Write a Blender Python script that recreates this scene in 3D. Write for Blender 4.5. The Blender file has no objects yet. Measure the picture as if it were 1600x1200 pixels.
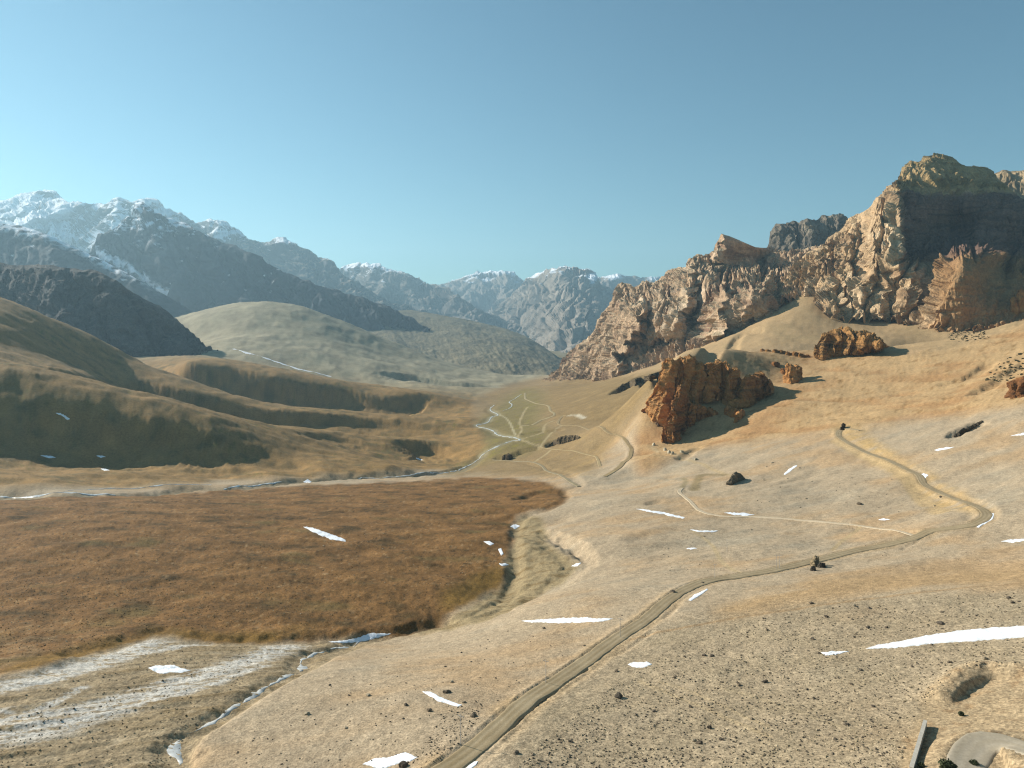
import bpy, math, random
import numpy as np
from mathutils import Vector

random.seed(7)
rng = np.random.default_rng(11)
C = bpy.context.scene.collection
scene = bpy.context.scene

# ------------------------------------------------------------------ camera, world, sun, exposure
F, CX, HY = 1100.0, 800.0, 500.0          # focal length and horizon line, in photograph pixels
cam_d = bpy.data.cameras.new('camera')
cam = bpy.data.objects.new('camera', cam_d)
C.objects.link(cam)
cam.location = (0, 0, 0)
cam.rotation_euler = (math.radians(90), 0, 0)
cam_d.sensor_width = 36.0
cam_d.lens = 36.0 * F / 1600.0
cam_d.shift_y = -100.0 / 1600.0
cam_d.clip_start = 1.0
cam_d.clip_end = 60000.0
scene.camera = cam

SUN_AZ, SUN_EL = -63.0, 26.0              # degrees left of the view direction, above the horizon
az, el = math.radians(SUN_AZ), math.radians(SUN_EL)
L = Vector((math.sin(az) * math.cos(el), math.cos(az) * math.cos(el), math.sin(el)))

world = bpy.data.worlds.new('World')
scene.world = world
world.use_nodes = True
wn = world.node_tree
wn.nodes.clear()
sky = wn.nodes.new('ShaderNodeTexSky')
sky.sky_type = 'NISHITA'
sky.sun_disc = False
sky.sun_elevation = el
sky.sun_rotation = az
sky.altitude = 3500.0
sky.air_density = 1.35
sky.dust_density = 2.2
sky.ozone_density = 1.2
bg = wn.nodes.new('ShaderNodeBackground')
bg.inputs['Strength'].default_value = 0.062
wo = wn.nodes.new('ShaderNodeOutputWorld')
tint = wn.nodes.new('ShaderNodeVectorMath')          # the photograph's teal grading of the whole sky
tint.operation = 'MULTIPLY'
tint.inputs[1].default_value = (0.62, 0.95, 0.92)
wn.links.new(sky.outputs['Color'], tint.inputs[0])
wn.links.new(tint.outputs['Vector'], bg.inputs['Color'])
wn.links.new(bg.outputs['Background'], wo.inputs['Surface'])

sun_d = bpy.data.lights.new('sun', 'SUN')
sun_d.energy = 5.0
sun_d.angle = math.radians(0.53)
sun_d.color = (1.0, 0.93, 0.83)
sun = bpy.data.objects.new('sun', sun_d)
C.objects.link(sun)
sun.rotation_euler = L.to_track_quat('Z', 'Y').to_euler()

vs = scene.view_settings
vs.view_transform = 'Standard'
vs.look = 'None'
vs.exposure = 0.84
vs.gamma = 1.0
vs.use_curve_mapping = False
cy = scene.cycles
cy.use_denoising = True
cy.denoising_prefilter = 'NONE'
cy.pixel_filter_type = 'BLACKMAN_HARRIS'
cy.filter_width = 1.2
cy.max_bounces = 4
cy.diffuse_bounces = 2
cy.glossy_bounces = 2
cy.transmission_bounces = 2
cy.volume_bounces = 0
cy.use_adaptive_sampling = False


# ------------------------------------------------------------------ helpers
def lin(h):
    h = h.lstrip('#')
    c = np.array([int(h[i:i + 2], 16) for i in (0, 2, 4)]) / 255.0
    return np.where(c <= 0.04045, c / 12.92, ((c + 0.055) / 1.055) ** 2.4)


def smooth(a, b, x):
    t = np.clip((x - a) / (b - a), 0, 1)
    return t * t * (3 - 2 * t)


def W(px, py, D):                          # photograph pixel at a forward distance -> world
    return np.array([(px - CX) * D / F, D, -(py - HY) * D / F])


_perm = rng.permutation(256)
_perm = np.concatenate([_perm, _perm, _perm])
_ga = rng.uniform(0, 2 * np.pi, 256)
_g2 = np.stack([np.cos(_ga), np.sin(_ga)], 1)
_g3 = rng.normal(size=(256, 3))
_g3 /= np.linalg.norm(_g3, axis=1)[:, None]


def n2(x, y, seed=0):
    xi, yi = np.floor(x).astype(np.int64), np.floor(y).astype(np.int64)
    xf, yf = x - xi, y - yi
    u, v = xf * xf * xf * (xf * (xf * 6 - 15) + 10), yf * yf * yf * (yf * (yf * 6 - 15) + 10)
    xi, yi = (xi + seed * 57) & 255, (yi + seed * 131) & 255

    def g(a, b, fx, fy):
        k = _g2[_perm[_perm[(xi + a) & 255] + ((yi + b) & 255)]]
        return k[..., 0] * fx + k[..., 1] * fy
    a = g(0, 0, xf, yf); b = g(1, 0, xf - 1, yf)
    c = g(0, 1, xf, yf - 1); d = g(1, 1, xf - 1, yf - 1)
    return 1.5 * ((a + u * (b - a)) * (1 - v) + (c + u * (d - c)) * v)


def n3(p, seed=0):
    i = np.floor(p).astype(np.int64)
    f = p - i
    u = f * f * f * (f * (f * 6 - 15) + 10)
    i = (i + np.array([seed * 57, seed * 131, seed * 17])) & 255
    out = 0
    for a in (0, 1):
        wx = u[:, 0] if a else 1 - u[:, 0]
        pa = _perm[(i[:, 0] + a) & 255]
        for b in (0, 1):
            wy = wx * (u[:, 1] if b else 1 - u[:, 1])
            pb = _perm[pa + ((i[:, 1] + b) & 255)]
            for c in (0, 1):
                w = wy * (u[:, 2] if c else 1 - u[:, 2])
                k = _g3[_perm[pb + ((i[:, 2] + c) & 255)]]
                out = out + w * (k[:, 0] * (f[:, 0] - a) + k[:, 1] * (f[:, 1] - b) + k[:, 2] * (f[:, 2] - c))
    return 1.5 * out


def fbm2(x, y, octs, seed=0, gain=0.5, lac=2.03):
    s, a, t = 0, 1.0, 0
    for o in range(octs):
        s = s + a * n2(x, y, seed + o)
        t += a
        a *= gain
        x, y = x * lac + 13.7, y * lac - 7.3
    return s / t


def fbm3(p, octs, seed=0, gain=0.5, lac=2.03, ridged=False):
    s, a, t = 0, 1.0, 0
    for o in range(octs):
        v = n3(p, seed + o)
        s = s + a * ((1 - 2 * np.abs(v)) if ridged else v)
        t += a
        a *= gain
        p = p * lac + 11.3
    return s / t


def facet3(p, seed=0):
    """chiselled rock: every cell of a jittered lattice is a plane with its own tilt and step"""
    i = np.floor(p).astype(np.int64)
    best = np.full(len(p), 1e9)
    out = np.zeros(len(p))
    for a in (-1, 0, 1):
        for b in (-1, 0, 1):
            for c in (-1, 0, 1):
                k = _perm[_perm[_perm[(i[:, 0] + a + seed * 31) & 255] + ((i[:, 1] + b) & 255)] + ((i[:, 2] + c) & 255)]
                g = _g3[k]
                d = p - (i + np.array([a, b, c]) + 0.5 + 0.55 * g)
                r = (d * d).sum(1)
                m = r < best
                best[m] = r[m]
                out[m] = ((d[m] * _g3[(k[m] * 7 + 3) & 255]).sum(1) * 0.9 + 0.55 * _g3[(k[m] * 5 + 11) & 255][:, 0])
    return out


class TPS:                                 # thin plate spline through scattered points
    def __init__(self, pts, val, lam=1e-4):
        self.p = np.asarray(pts, float)
        n = len(self.p)
        K = self.k(self.p, self.p) + lam * np.eye(n)
        P = np.c_[np.ones(n), self.p]
        A = np.block([[K, P], [P.T, np.zeros((3, 3))]])
        self.w = np.linalg.solve(A, np.r_[np.asarray(val, float), 0, 0, 0])

    @staticmethod
    def k(a, b):
        r2 = ((a[:, None, :] - b[None, :, :]) ** 2).sum(-1)
        return 0.5 * r2 * np.log(r2 + 1e-12)

    def __call__(self, q):
        out = np.empty(len(q))
        for s in range(0, len(q), 20000):
            c = q[s:s + 20000]
            out[s:s + 20000] = self.k(c, self.p) @ self.w[:-3] + self.w[-3] + c @ self.w[-2:]
        return out


def new_obj(name, verts, faces, mat, col=None, smooth_shade=True, parent=None):
    me = bpy.data.meshes.new(name)
    verts = np.asarray(verts, np.float32)
    faces = np.asarray(faces, np.int32)
    k = faces.shape[1]
    me.vertices.add(len(verts))
    me.vertices.foreach_set('co', verts.ravel())
    me.loops.add(faces.size)
    me.loops.foreach_set('vertex_index', faces.ravel())
    me.polygons.add(len(faces))
    me.polygons.foreach_set('loop_start', np.arange(0, faces.size, k, dtype=np.int32))
    me.polygons.foreach_set('loop_total', np.full(len(faces), k, np.int32))
    me.polygons.foreach_set('use_smooth', np.full(len(faces), smooth_shade, bool))
    me.update(calc_edges=True)
    me.validate()
    if col is not None:
        at = me.attributes.new('Col', 'FLOAT_COLOR', 'POINT')
        c4 = np.ones((len(verts), 4), np.float32)
        c4[:, :col.shape[1]] = col
        at.data.foreach_set('color', c4.ravel())
    me.materials.append(mat)
    o = bpy.data.objects.new(name, me)
    C.objects.link(o)
    o.parent = parent
    return o


def tag(o, label, cat, group=None, kind=None):
    o['label'] = label
    o['category'] = cat
    if group:
        o['group'] = group
    if kind:
        o['kind'] = kind
    return o


def grid_faces(nr, nc):
    i = np.arange(nr - 1)[:, None] * nc + np.arange(nc - 1)[None, :]
    return np.stack([i, i + 1, i + nc + 1, i + nc], -1).reshape(-1, 4)


# ------------------------------------------------------------------ materials
def mat_attr(name, scales, cvar, bump, grain=0.0, grain_scale=1.0, rough=0.95, warm=0.0):
    """vertex colour (real surface colour) broken up by world-space noise, with fine relief"""
    m = bpy.data.materials.new(name)
    m.use_nodes = True
    nt = m.node_tree
    b = nt.nodes['Principled BSDF']
    b.inputs['Roughness'].default_value = rough
    b.inputs['Specular IOR Level'].default_value = 0.12
    at = nt.nodes.new('ShaderNodeAttribute'); at.attribute_name = 'Col'
    geo = nt.nodes.new('ShaderNodeNewGeometry')
    cur = at.outputs['Color']
    heights = []
    for i, (s, amp) in enumerate(zip(scales, cvar)):
        nz = nt.nodes.new('ShaderNodeTexNoise')
        nz.inputs['Scale'].default_value = s
        nz.inputs['Detail'].default_value = 5.0
        nz.inputs['Roughness'].default_value = 0.62
        nt.links.new(geo.outputs['Position'], nz.inputs['Vector'])
        mr = nt.nodes.new('ShaderNodeMapRange')
        mr.inputs['From Min'].default_value = 0.32
        mr.inputs['From Max'].default_value = 0.68
        mr.inputs['To Min'].default_value = 1 - amp
        mr.inputs['To Max'].default_value = 1 + amp
        nt.links.new(nz.outputs['Fac'], mr.inputs['Value'])
        mx = nt.nodes.new('ShaderNodeVectorMath'); mx.operation = 'SCALE'
        nt.links.new(cur, mx.inputs[0])
        nt.links.new(mr.outputs['Result'], mx.inputs['Scale'])
        cur = mx.outputs['Vector']
        heights.append((nz.outputs['Fac'], 1.0 / s))
    if grain > 0:                          # stones too small to model: dark and pale specks
        vo = nt.nodes.new('ShaderNodeTexVoronoi')
        vo.inputs['Scale'].default_value = grain_scale
        nt.links.new(geo.outputs['Position'], vo.inputs['Vector'])
        sp = nt.nodes.new('ShaderNodeSeparateColor')
        nt.links.new(vo.outputs['Color'], sp.inputs['Color'])
        mr = nt.nodes.new('ShaderNodeMapRange')
        mr.inputs['To Min'].default_value = -grain
        mr.inputs['To Max'].default_value = grain
        nt.links.new(sp.outputs['Red'], mr.inputs['Value'])
        mu = nt.nodes.new('ShaderNodeMath'); mu.operation = 'MULTIPLY_ADD'
        mu.inputs[2].default_value = 1.0
        nt.links.new(mr.outputs['Result'], mu.inputs[0])
        nt.links.new(at.outputs['Alpha'], mu.inputs[1])
        mx = nt.nodes.new('ShaderNodeVectorMath'); mx.operation = 'SCALE'
        nt.links.new(cur, mx.inputs[0])
        nt.links.new(mu.outputs[0], mx.inputs['Scale'])
        cur = mx.outputs['Vector']
    nt.links.new(cur, b.inputs['Base Color'])
    prev = None
    for (h, size), bs in zip(heights, bump):
        if bs <= 0:
            continue
        bp = nt.nodes.new('ShaderNodeBump')
        bp.inputs['Strength'].default_value = 1.0
        bp.inputs['Distance'].default_value = bs
        nt.links.new(h, bp.inputs['Height'])
        if prev is not None:
            nt.links.new(prev, bp.inputs['Normal'])
        prev = bp.outputs['Normal']
    if prev is not None:
        nt.links.new(prev, b.inputs['Normal'])
    return m


def mat_plain(name, col, rough=0.9, var=0.15, scale=0.8, bump=0.0, spec=0.15):
    m = bpy.data.materials.new(name)
    m.use_nodes = True
    nt = m.node_tree
    b = nt.nodes['Principled BSDF']
    b.inputs['Roughness'].default_value = rough
    b.inputs['Specular IOR Level'].default_value = spec
    geo = nt.nodes.new('ShaderNodeNewGeometry')
    nz = nt.nodes.new('ShaderNodeTexNoise')
    nz.inputs['Scale'].default_value = scale
    nz.inputs['Detail'].default_value = 5
    nt.links.new(geo.outputs['Position'], nz.inputs['Vector'])
    cr = nt.nodes.new('ShaderNodeValToRGB')
    c = np.asarray(col)
    cr.color_ramp.elements[0].position = 0.3
    cr.color_ramp.elements[1].position = 0.7
    cr.color_ramp.elements[0].color = (*np.clip(c * (1 - var), 0, 1), 1)
    cr.color_ramp.elements[1].color = (*np.clip(c * (1 + var), 0, 1), 1)
    nt.links.new(nz.outputs['Fac'], cr.inputs['Fac'])
    nt.links.new(cr.outputs['Color'], b.inputs['Base Color'])
    if bump:
        bp = nt.nodes.new('ShaderNodeBump')
        bp.inputs['Distance'].default_value = bump
        nt.links.new(nz.outputs['Fac'], bp.inputs['Height'])
        nt.links.new(bp.outputs['Normal'], b.inputs['Normal'])
    return m


M_ground = mat_attr('ground_surface', (0.035, 0.35, 1.7), (0.10, 0.18, 0.26), (0.0, 0.3, 0.2), grain=0.30, grain_scale=1.6)
M_rock = mat_attr('mountain_rock', (0.012, 0.05, 0.22), (0.12, 0.2, 0.26), (6.0, 5.0, 2.6))
M_crag = mat_attr('crag_rock', (0.04, 0.16, 0.6), (0.12, 0.15, 0.2), (3.0, 1.6, 0.6))
M_far = mat_attr('far_mountain_rock', (0.004, 0.014, 0.05), (0.10, 0.13, 0.14), (26.0, 15.0, 5.0))
M_snow = mat_attr('snow', (0.12, 0.7, 2.5), (0.03, 0.04, 0.04), (0.0, 0.25, 0.08), rough=0.7)
M_road = mat_attr('road_dirt', (0.05, 0.3, 1.5), (0.06, 0.07, 0.10), (0.0, 0.06, 0.05))
M_stone = mat_attr('boulder_stone', (0.5, 2.0, 6.0), (0.15, 0.2, 0.15), (0.15, 0.08, 0.02))
M_ice = mat_plain('stream_ice', (0.50, 0.50, 0.47), 0.35, 0.3, 0.6, 0.1, 0.4)
M_wet = mat_plain('wet_gravel', (0.27, 0.225, 0.16), 0.6, 0.25, 0.7, 0.1, 0.3)
M_concrete = mat_plain('pale_concrete', (0.52, 0.47, 0.39), 0.9, 0.12, 1.2, 0.03)
M_pole = mat_plain('galvanised_steel', (0.42, 0.41, 0.39), 0.5, 0.1, 2.0, 0.0, 0.4)
M_leaf = mat_plain('shrub_leaves', (0.055, 0.065, 0.03), 0.8, 0.35, 3.0, 0.0)
M_twig = mat_plain('shrub_stem', (0.10, 0.075, 0.05), 0.9, 0.2, 3.0, 0.0)

# ------------------------------------------------------------------ the ground: valley, slopes and terraces as one height field
ctrl = [
    # gravel slope under and right of the camera
    (800, 1500, 98), (300, 1450, 108), (1300, 1450, 96), (-300, 1450, 108), (1900, 1400, 92),
    (-300, 1200, 165), (0, 1200, 167), (300, 1190, 171), (600, 1200, 163), (720, 1160, 168), (900, 1200, 157), (1200, 1200, 150), (1450, 1200, 141), (1600, 1200, 134), (1850, 1180, 122),
    (-300, 1060, 222), (0, 1060, 224), (300, 1060, 224), (600, 1050, 226), (900, 1050, 221), (1200, 1040, 218), (1450, 1040, 206), (1600, 1040, 196), (1900, 1000, 180),
    (860, 930, 332), (1100, 920, 312), (1300, 920, 298), (1500, 930, 270), (1600, 930, 262), (1900, 900, 230),
    (900, 850, 452), (1100, 850, 430), (1300, 850, 405), (1450, 830, 405), (1600, 850, 360), (1900, 800, 330),
    (950, 780, 592), (1100, 780, 570), (1300, 780, 530), (1500, 780, 470), (1600, 770, 440), (1900, 720, 400),
    (1000, 720, 800), (1150, 720, 720), (1300, 720, 650), (1450, 720, 580), (1600, 720, 520), (1900, 640, 520),
    (1200, 680, 832), (1330, 670, 760), (1450, 655, 722), (1600, 640, 650), (1900, 560, 680),
    # orange slope and its crest
    (1100, 690, 900), (1050, 690, 930), (1600, 560, 900), (1600, 590, 780), (1500, 545, 1050), (1400, 560, 1080), (1300, 562, 1150), (1400, 600, 950), (1250, 620, 980), (1200, 640, 940), (1120, 640, 980),  (1500, 600, 860),
    (1066, 563, 1085), (1085, 561, 1090), (1110, 566, 1095), (1130, 566, 1100), (1150, 574, 1095), (1175, 581, 1095), (1195, 584, 1100), (1230, 580, 1130), (1050, 566, 1080), (1035, 590, 1070), (1018, 625, 1040), (1010, 648, 1000), (1050, 654, 985), (1075, 640, 1000), (1090, 625, 1015), (1110, 624, 1015), (1135, 630, 1005), (1160, 636, 995), (1190, 623, 1020), (1210, 612, 1030), (1080, 556, 1190), (1140, 553, 1220), (1200, 550, 1250), (1300, 552, 1300), (1450, 540, 1250), (1600, 505, 1180), (1900, 440, 1150),
    (1250, 578, 1480), (1450, 560, 1480), (1100, 588, 1420), (1600, 535, 1400), (1420, 556, 1330), (1520, 545, 1330),
    # scree apron below the cliffs
    (1000, 590, 1750), (1050, 575, 1750), (1100, 548, 1830), (1200, 502, 1880), (1270, 455, 1960), (1300, 512, 1750), (1400, 507, 1740), (1480, 508, 1640), (1560, 510, 1560), (1650, 490, 1500), (1900, 420, 1500),
    (1150, 560, 1560), (1250, 540, 1600), (1350, 535, 1580), (1450, 535, 1560),
    (880, 590, 2850), (905, 591, 2650), (950, 589, 2420), (1000, 581, 2230), (1050, 561, 2130), (1150, 517, 2000), (1200, 488, 1990),
    (950, 560, 3000), (1100, 510, 2500), (1300, 430, 2400), (1500, 450, 2200), (1700, 430, 2200),
    # right side of the valley
    (960, 690, 1020), (900, 720, 1000), (870, 700, 1140), (950, 660, 1210), (880, 650, 1500), (1000, 640, 1260), (1000, 608, 1560), (950, 622, 1530), (900, 606, 2080), (860, 622, 1930), (830, 612, 2300), (950, 596, 1960), (1030, 596, 1500), (980, 585, 2000),
    (860, 598, 2600), (890, 745, 800), (930, 750, 760), (980, 745, 760),
    # valley floor
    (760, 700, 1250), (800, 680, 1350), (770, 650, 1750), (800, 620, 2300), (830, 606, 2700), (700, 740, 1030), (800, 730, 1050), (850, 740, 940), (880, 770, 700), (740, 630, 2150), (780, 605, 2700), (850, 598, 3000),
    # ravine
    (810, 830, 522), (780, 930, 382), (880, 880, 420), (840, 870, 440), (700, 965, 335), (600, 998, 306),
    # brown plateau
    (0, 790, 560), (200, 776, 640), (450, 766, 740), (700, 752, 880), (850, 757, 775), (-300, 790, 560), (-300, 900, 370),
    (0, 900, 370), (200, 900, 376), (450, 880, 412), (650, 860, 452), (790, 830, 512), (0, 1000, 276), (200, 1000, 277), (400, 965, 322), (600, 945, 350), (700, 920, 378), (750, 880, 430), (800, 790, 620),
    # far stream
    (0, 772, 670), (200, 765, 740), (450, 752, 865), (600, 745, 950), (-300, 770, 680),
    # left terraces
    (0, 740, 750), (200, 738, 830), (400, 735, 945), (600, 722, 1140), (-300, 730, 740),
    (0, 612, 985), (60, 624, 990), (150, 648, 995), (250, 660, 1000), (330, 670, 1015), (-300, 560, 960), (390, 690, 1030),
    (0, 690, 915), (100, 705, 925), (160, 718, 930), (250, 716, 940), (330, 725, 955), (-300, 690, 860), (400, 720, 990),
    (500, 690, 1180), (600, 690, 1310), (640, 687, 1330), (690, 696, 1330), (640, 706, 1285), (685, 715, 1255), (550, 710, 1180), (735, 716, 1240),
    (500, 670, 1330), (300, 640, 1250), (450, 662, 1350),
    (200, 603, 1490), (280, 609, 1490), (350, 625, 1500), (450, 645, 1505), (550, 650, 1530), (640, 660, 1540), (700, 671, 1530),
    (230, 620, 1445), (340, 641, 1455), (440, 658, 1460), (530, 660, 1480), (600, 670, 1490), (690, 684, 1480),
    (300, 569, 1950), (410, 590, 1960), (470, 600, 1970), (540, 610, 2000), (600, 621, 2000), (660, 615, 2060), (700, 625, 2060),
    (300, 592, 1890), (340, 600, 1895), (410, 613, 1895), (480, 619, 1910), (540, 627, 1935), (600, 633, 1940), (660, 637, 1970),
    (0, 465, 1580), (60, 490, 1610), (130, 520, 1660), (190, 548, 1720), (240, 575, 1780), (-300, 400, 1400),
    (0, 540, 1250), (100, 575, 1250), (-300, 480, 1150), (150, 590, 1380),
    (0, 520, 2000), (150, 585, 2050), (-300, 480, 2000), (200, 600, 2000),
    # olive hill and the long slopes up the valley
    (250, 557, 2350), (200, 558, 2500), (280, 557, 2600), (150, 557, 2600), (330, 556, 2500), (450, 580, 2450), (560, 598, 2450), (680, 604, 2500), (740, 601, 2700),
    (310, 500, 3400), (350, 480, 3600), (400, 471, 3750), (450, 474, 3800), (500, 490, 3800), (560, 512, 3750), (640, 545, 3600), (720, 578, 3300),
    (330, 535, 2850), (450, 530, 3020), (560, 560, 2900), (500, 565, 2700), (400, 500, 3300), (600, 550, 3300),
    (400, 510, 4300), (250, 552, 3200), (550, 540, 4300), (100, 555, 2800), (-300, 500, 2800), (0, 540, 3400),
    (640, 575, 4450), (720, 582, 4400), (800, 588, 4300), (860, 590, 4000), (640, 565, 4200), (720, 582, 4100), (800, 587, 3700),
    (560, 562, 4350), (500, 545, 4300), (900, 590, 4500), (1000, 560, 4500), (1300, 500, 4500), (1700, 480, 4000), (300, 540, 4500), (-300, 500, 4500), (870, 585, 3400),
]
ctrl = np.array(ctrl, float)
cx_, cD = (ctrl[:, 0] - CX) / F, ctrl[:, 2]
cz = -(ctrl[:, 1] - HY) / F * cD
tps = TPS(np.c_[cx_ * 1.0, np.log(cD)], cz, 2e-4)

NT, ND = 960, 720
ts = np.linspace(-1.06, 1.02, NT)
dd = np.exp(np.linspace(math.log(92), math.log(4600), 6000))
wgt = np.cumsum((1 + 260.0 / dd) * np.gradient(np.log(dd)))
Ds = np.interp(np.linspace(wgt[0], wgt[-1], ND), wgt, dd)
ct, cl = np.linspace(ts[0], ts[-1], 190), np.linspace(math.log(90), math.log(4700), 240)
cg = tps(np.stack(np.meshgrid(ct, cl, indexing='xy'), -1).reshape(-1, 2)).reshape(len(cl), len(ct))


def cubic_upsample(g, n, xs_src, xs_dst):   # Catmull-Rom along axis 0
    u = (xs_dst - xs_src[0]) / (xs_src[1] - xs_src[0])
    i = np.clip(np.floor(u).astype(int), 0, len(xs_src) - 2)
    f = (u - i)[:, None]
    p0, p1, p2, p3 = g[np.clip(i - 1, 0, None)], g[i], g[i + 1], g[np.clip(i + 2, None, len(xs_src) - 1)]
    return p1 + 0.5 * f * (p2 - p0 + f * (2 * p0 - 5 * p1 + 4 * p2 - p3 + f * (3 * (p1 - p2) + p3 - p0)))


Z = cubic_upsample(cg, ND, cl, np.log(Ds))
Z = cubic_upsample(Z.T, NT, ct, ts).T
X = Ds[:, None] * ts[None, :]
Y = np.repeat(Ds[:, None], NT, 1)


def idx(x, y):
    t = np.asarray(x) / np.asarray(y)
    j = np.clip((t - ts[0]) / (ts[1] - ts[0]), 0, NT - 1.001)
    i = np.clip(np.interp(y, Ds, np.arange(ND)), 0, ND - 1.001)
    return i, j


def gz(x, y):                               # height of the ground at a world point
    i, j = idx(x, y)
    i0, j0 = i.astype(int), j.astype(int)
    fi, fj = i - i0, j - j0
    return (Z[i0, j0] * (1 - fi) * (1 - fj) + Z[i0 + 1, j0] * fi * (1 - fj) + Z[i0, j0 + 1] * (1 - fi) * fj + Z[i0 + 1, j0 + 1] * fi * fj)


def hit(px, py):                            # world point where the ground shows at a photograph pixel
    t = (px - CX) / F
    j = min(max((t - ts[0]) / (ts[1] - ts[0]), 0), NT - 1.001)
    j0 = int(j)
    zc = Z[:, j0] * (1 - (j - j0)) + Z[:, j0 + 1] * (j - j0)
    d = zc + (py - HY) / F * Ds
    k = np.argmax(d >= 0)
    if d[k] < 0:                            # the ground never shows at this pixel: its far end
        return np.array([t * Ds[-1], Ds[-1], zc[-1]])
    if k == 0:
        D = Ds[0]
    else:
        a, b = d[k - 1], d[k]
        D = Ds[k - 1] + (Ds[k] - Ds[k - 1]) * (-a / (b - a + 1e-9))
    return np.array([t * D, D, -(py - HY) / F * D])


def hits(pts):
    return np.array([hit(*p) for p in pts])


def resample(p, step):
    p = np.asarray(p, float)
    q = [p[0]]
    n = len(p)
    for i in range(n - 1):
        a, b, c, d = p[max(i - 1, 0)], p[i], p[i + 1], p[min(i + 2, n - 1)]
        k = max(int(np.linalg.norm((c - b)[:2]) / step), 1)
        for f in np.linspace(0, 1, k + 1)[1:]:
            q.append(b + 0.5 * f * (c - a + f * (2 * a - 5 * b + 4 * c - d + f * (3 * (b - c) + d - a))))
    return np.array(q)


def smooth_line(z, n):
    k = np.ones(n) / n
    return np.convolve(np.pad(z, (n // 2, n - 1 - n // 2), 'edge'), k, 'valid')


def near(line, r):
    """distance from ground vertices to a world polyline (inf beyond r), nearest sample, signed side"""
    dist = np.full(Z.shape, np.inf)
    which = np.zeros(Z.shape, int)
    tan = np.gradient(line[:, :2], axis=0)
    side = np.zeros(Z.shape)
    for k, p in enumerate(line):
        a, b = np.searchsorted(Ds, p[1] - r), np.searchsorted(Ds, p[1] + r)
        t = p[0] / p[1]
        w = r / p[1] * 1.6
        c, e = np.searchsorted(ts, t - w), np.searchsorted(ts, t + w)
        if b <= a or e <= c:
            continue
        dx, dy = X[a:b, c:e] - p[0], Y[a:b, c:e] - p[1]
        d = np.hypot(dx, dy)
        s = dist[a:b, c:e]
        m = d < s
        s[m] = d[m]
        which[a:b, c:e][m] = k
        side[a:b, c:e][m] = (tan[k, 0] * dy - tan[k, 1] * dx)[m]
    return dist, which, np.sign(side)


PXG = CX + F * ts[None, :] + 0 * Y          # photograph column of every ground vertex


def PYG():
    return HY - F * Z / Y


def inpoly(px, py, poly):
    poly = np.asarray(poly, float)
    out = np.zeros(np.shape(px), bool)
    j = len(poly) - 1
    for i in range(len(poly)):
        xi, yi, xj, yj = *poly[i], *poly[j]
        c = ((yi > py) != (yj > py)) & (px < (xj - xi) * (py - yi) / (yj - yi + 1e-12) + xi)
        out ^= c
        j = i
    return out


def blur(a, n):
    for ax in (0, 1):
        c = np.cumsum(np.pad(a.astype(float), [(n + 1, n) if k == ax else (0, 0) for k in (0, 1)], 'edge'), axis=ax)
        a = (np.take(c, np.arange(2 * n + 1, c.shape[ax]), ax) - np.take(c, np.arange(0, c.shape[ax] - 2 * n - 1), ax)) / (2 * n + 1)
    return a


_jit = {}


def region(poly, soft=4, jitter=6.0, lam=60.0, seed=3):
    """soft mask of a patch of ground, outline given where it shows in the photograph, roughened in the ground plane"""
    lam = 14.0 if lam <= 14 else (28.0 if lam <= 40 else 60.0)
    if lam not in _jit:
        _jit[lam] = (fbm2(X / (lam * 0.4), Y / lam, 3, 3), fbm2(X / (lam * 0.4) + 40, Y / lam + 9, 3, 12))
    jx, jy = _jit[lam]
    return blur(inpoly(PXG + jx * jitter * 2, PY0 + jy * jitter, poly), soft)


PY0 = PYG()

# --- masks of the different covers
turf_poly = [(-400, 1110), (0, 1057), (60, 1045), (130, 1020), (190, 1003), (240, 990), (330, 997), (440, 996), (540, 990), (620, 985), (680, 970), (730, 945), (775, 915), (790, 895), (785, 870), (800, 845), (800, 822), (808, 800), (860, 795), (885, 782), (885, 765), (850, 752), (740, 745), (640, 752), (500, 756), (350, 764), (180, 774), (0, 778), (-400, 785)]
turf = region(turf_poly, 2, 7, 30)
hills_poly = [(-400, 775), (0, 764), (200, 760), (450, 748), (600, 742), (700, 732), (740, 716), (760, 695), (740, 650), (740, 630), (760, 612), (800, 598), (870, 585), (860, 400), (-400, 300)]
lefthills = region(hills_poly, 3, 4, 60)
bed_poly = [(-400, 1120), (0, 1060), (60, 1047), (130, 1022), (190, 1005), (240, 992), (330, 998), (440, 998), (600, 988), (620, 992), (560, 1010), (470, 1050), (400, 1090), (340, 1130), (300, 1165), (300, 1210), (330, 1300), (-400, 1500)]
bed = region(bed_poly, 2, 3, 20)
ravine_poly = [(600, 990), (680, 975), (735, 948), (778, 915), (792, 895), (785, 870), (800, 845), (798, 820), (820, 800), (850, 812), (855, 845), (895, 870), (905, 880), (880, 905), (830, 935), (760, 970), (690, 985)]
ravine = region(ravine_poly, 2, 4, 25)
orange_poly = [(985, 715), (1000, 650), (1020, 600), (1060, 558), (1200, 545), (1300, 545), (1420, 552), (1500, 540), (1600, 500), (1700, 470), (1990, 430), (1990, 600), (1600, 632), (1500, 648), (1400, 662), (1300, 677), (1200, 688), (1120, 700), (1060, 712), (1000, 745)]
orange = region(orange_poly, 4, 5, 60)
scree_poly = [(880, 600), (960, 596), (1050, 580), (1060, 560), (1200, 549), (1300, 549), (1420, 555), (1500, 542), (1600, 506), (1990, 430), (1990, 300), (1250, 300), (860, 500)]
scree = region(scree_poly, 3, 2, 60)
oxb_poly = [(1120, 945), (1200, 925), (1290, 905), (1400, 893), (1500, 885), (1600, 878), (1800, 860), (1800, 905), (1600, 912), (1480, 918), (1350, 928), (1230, 945), (1130, 965)]
oxband = region(oxb_poly, 8, 10, 40)
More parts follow.
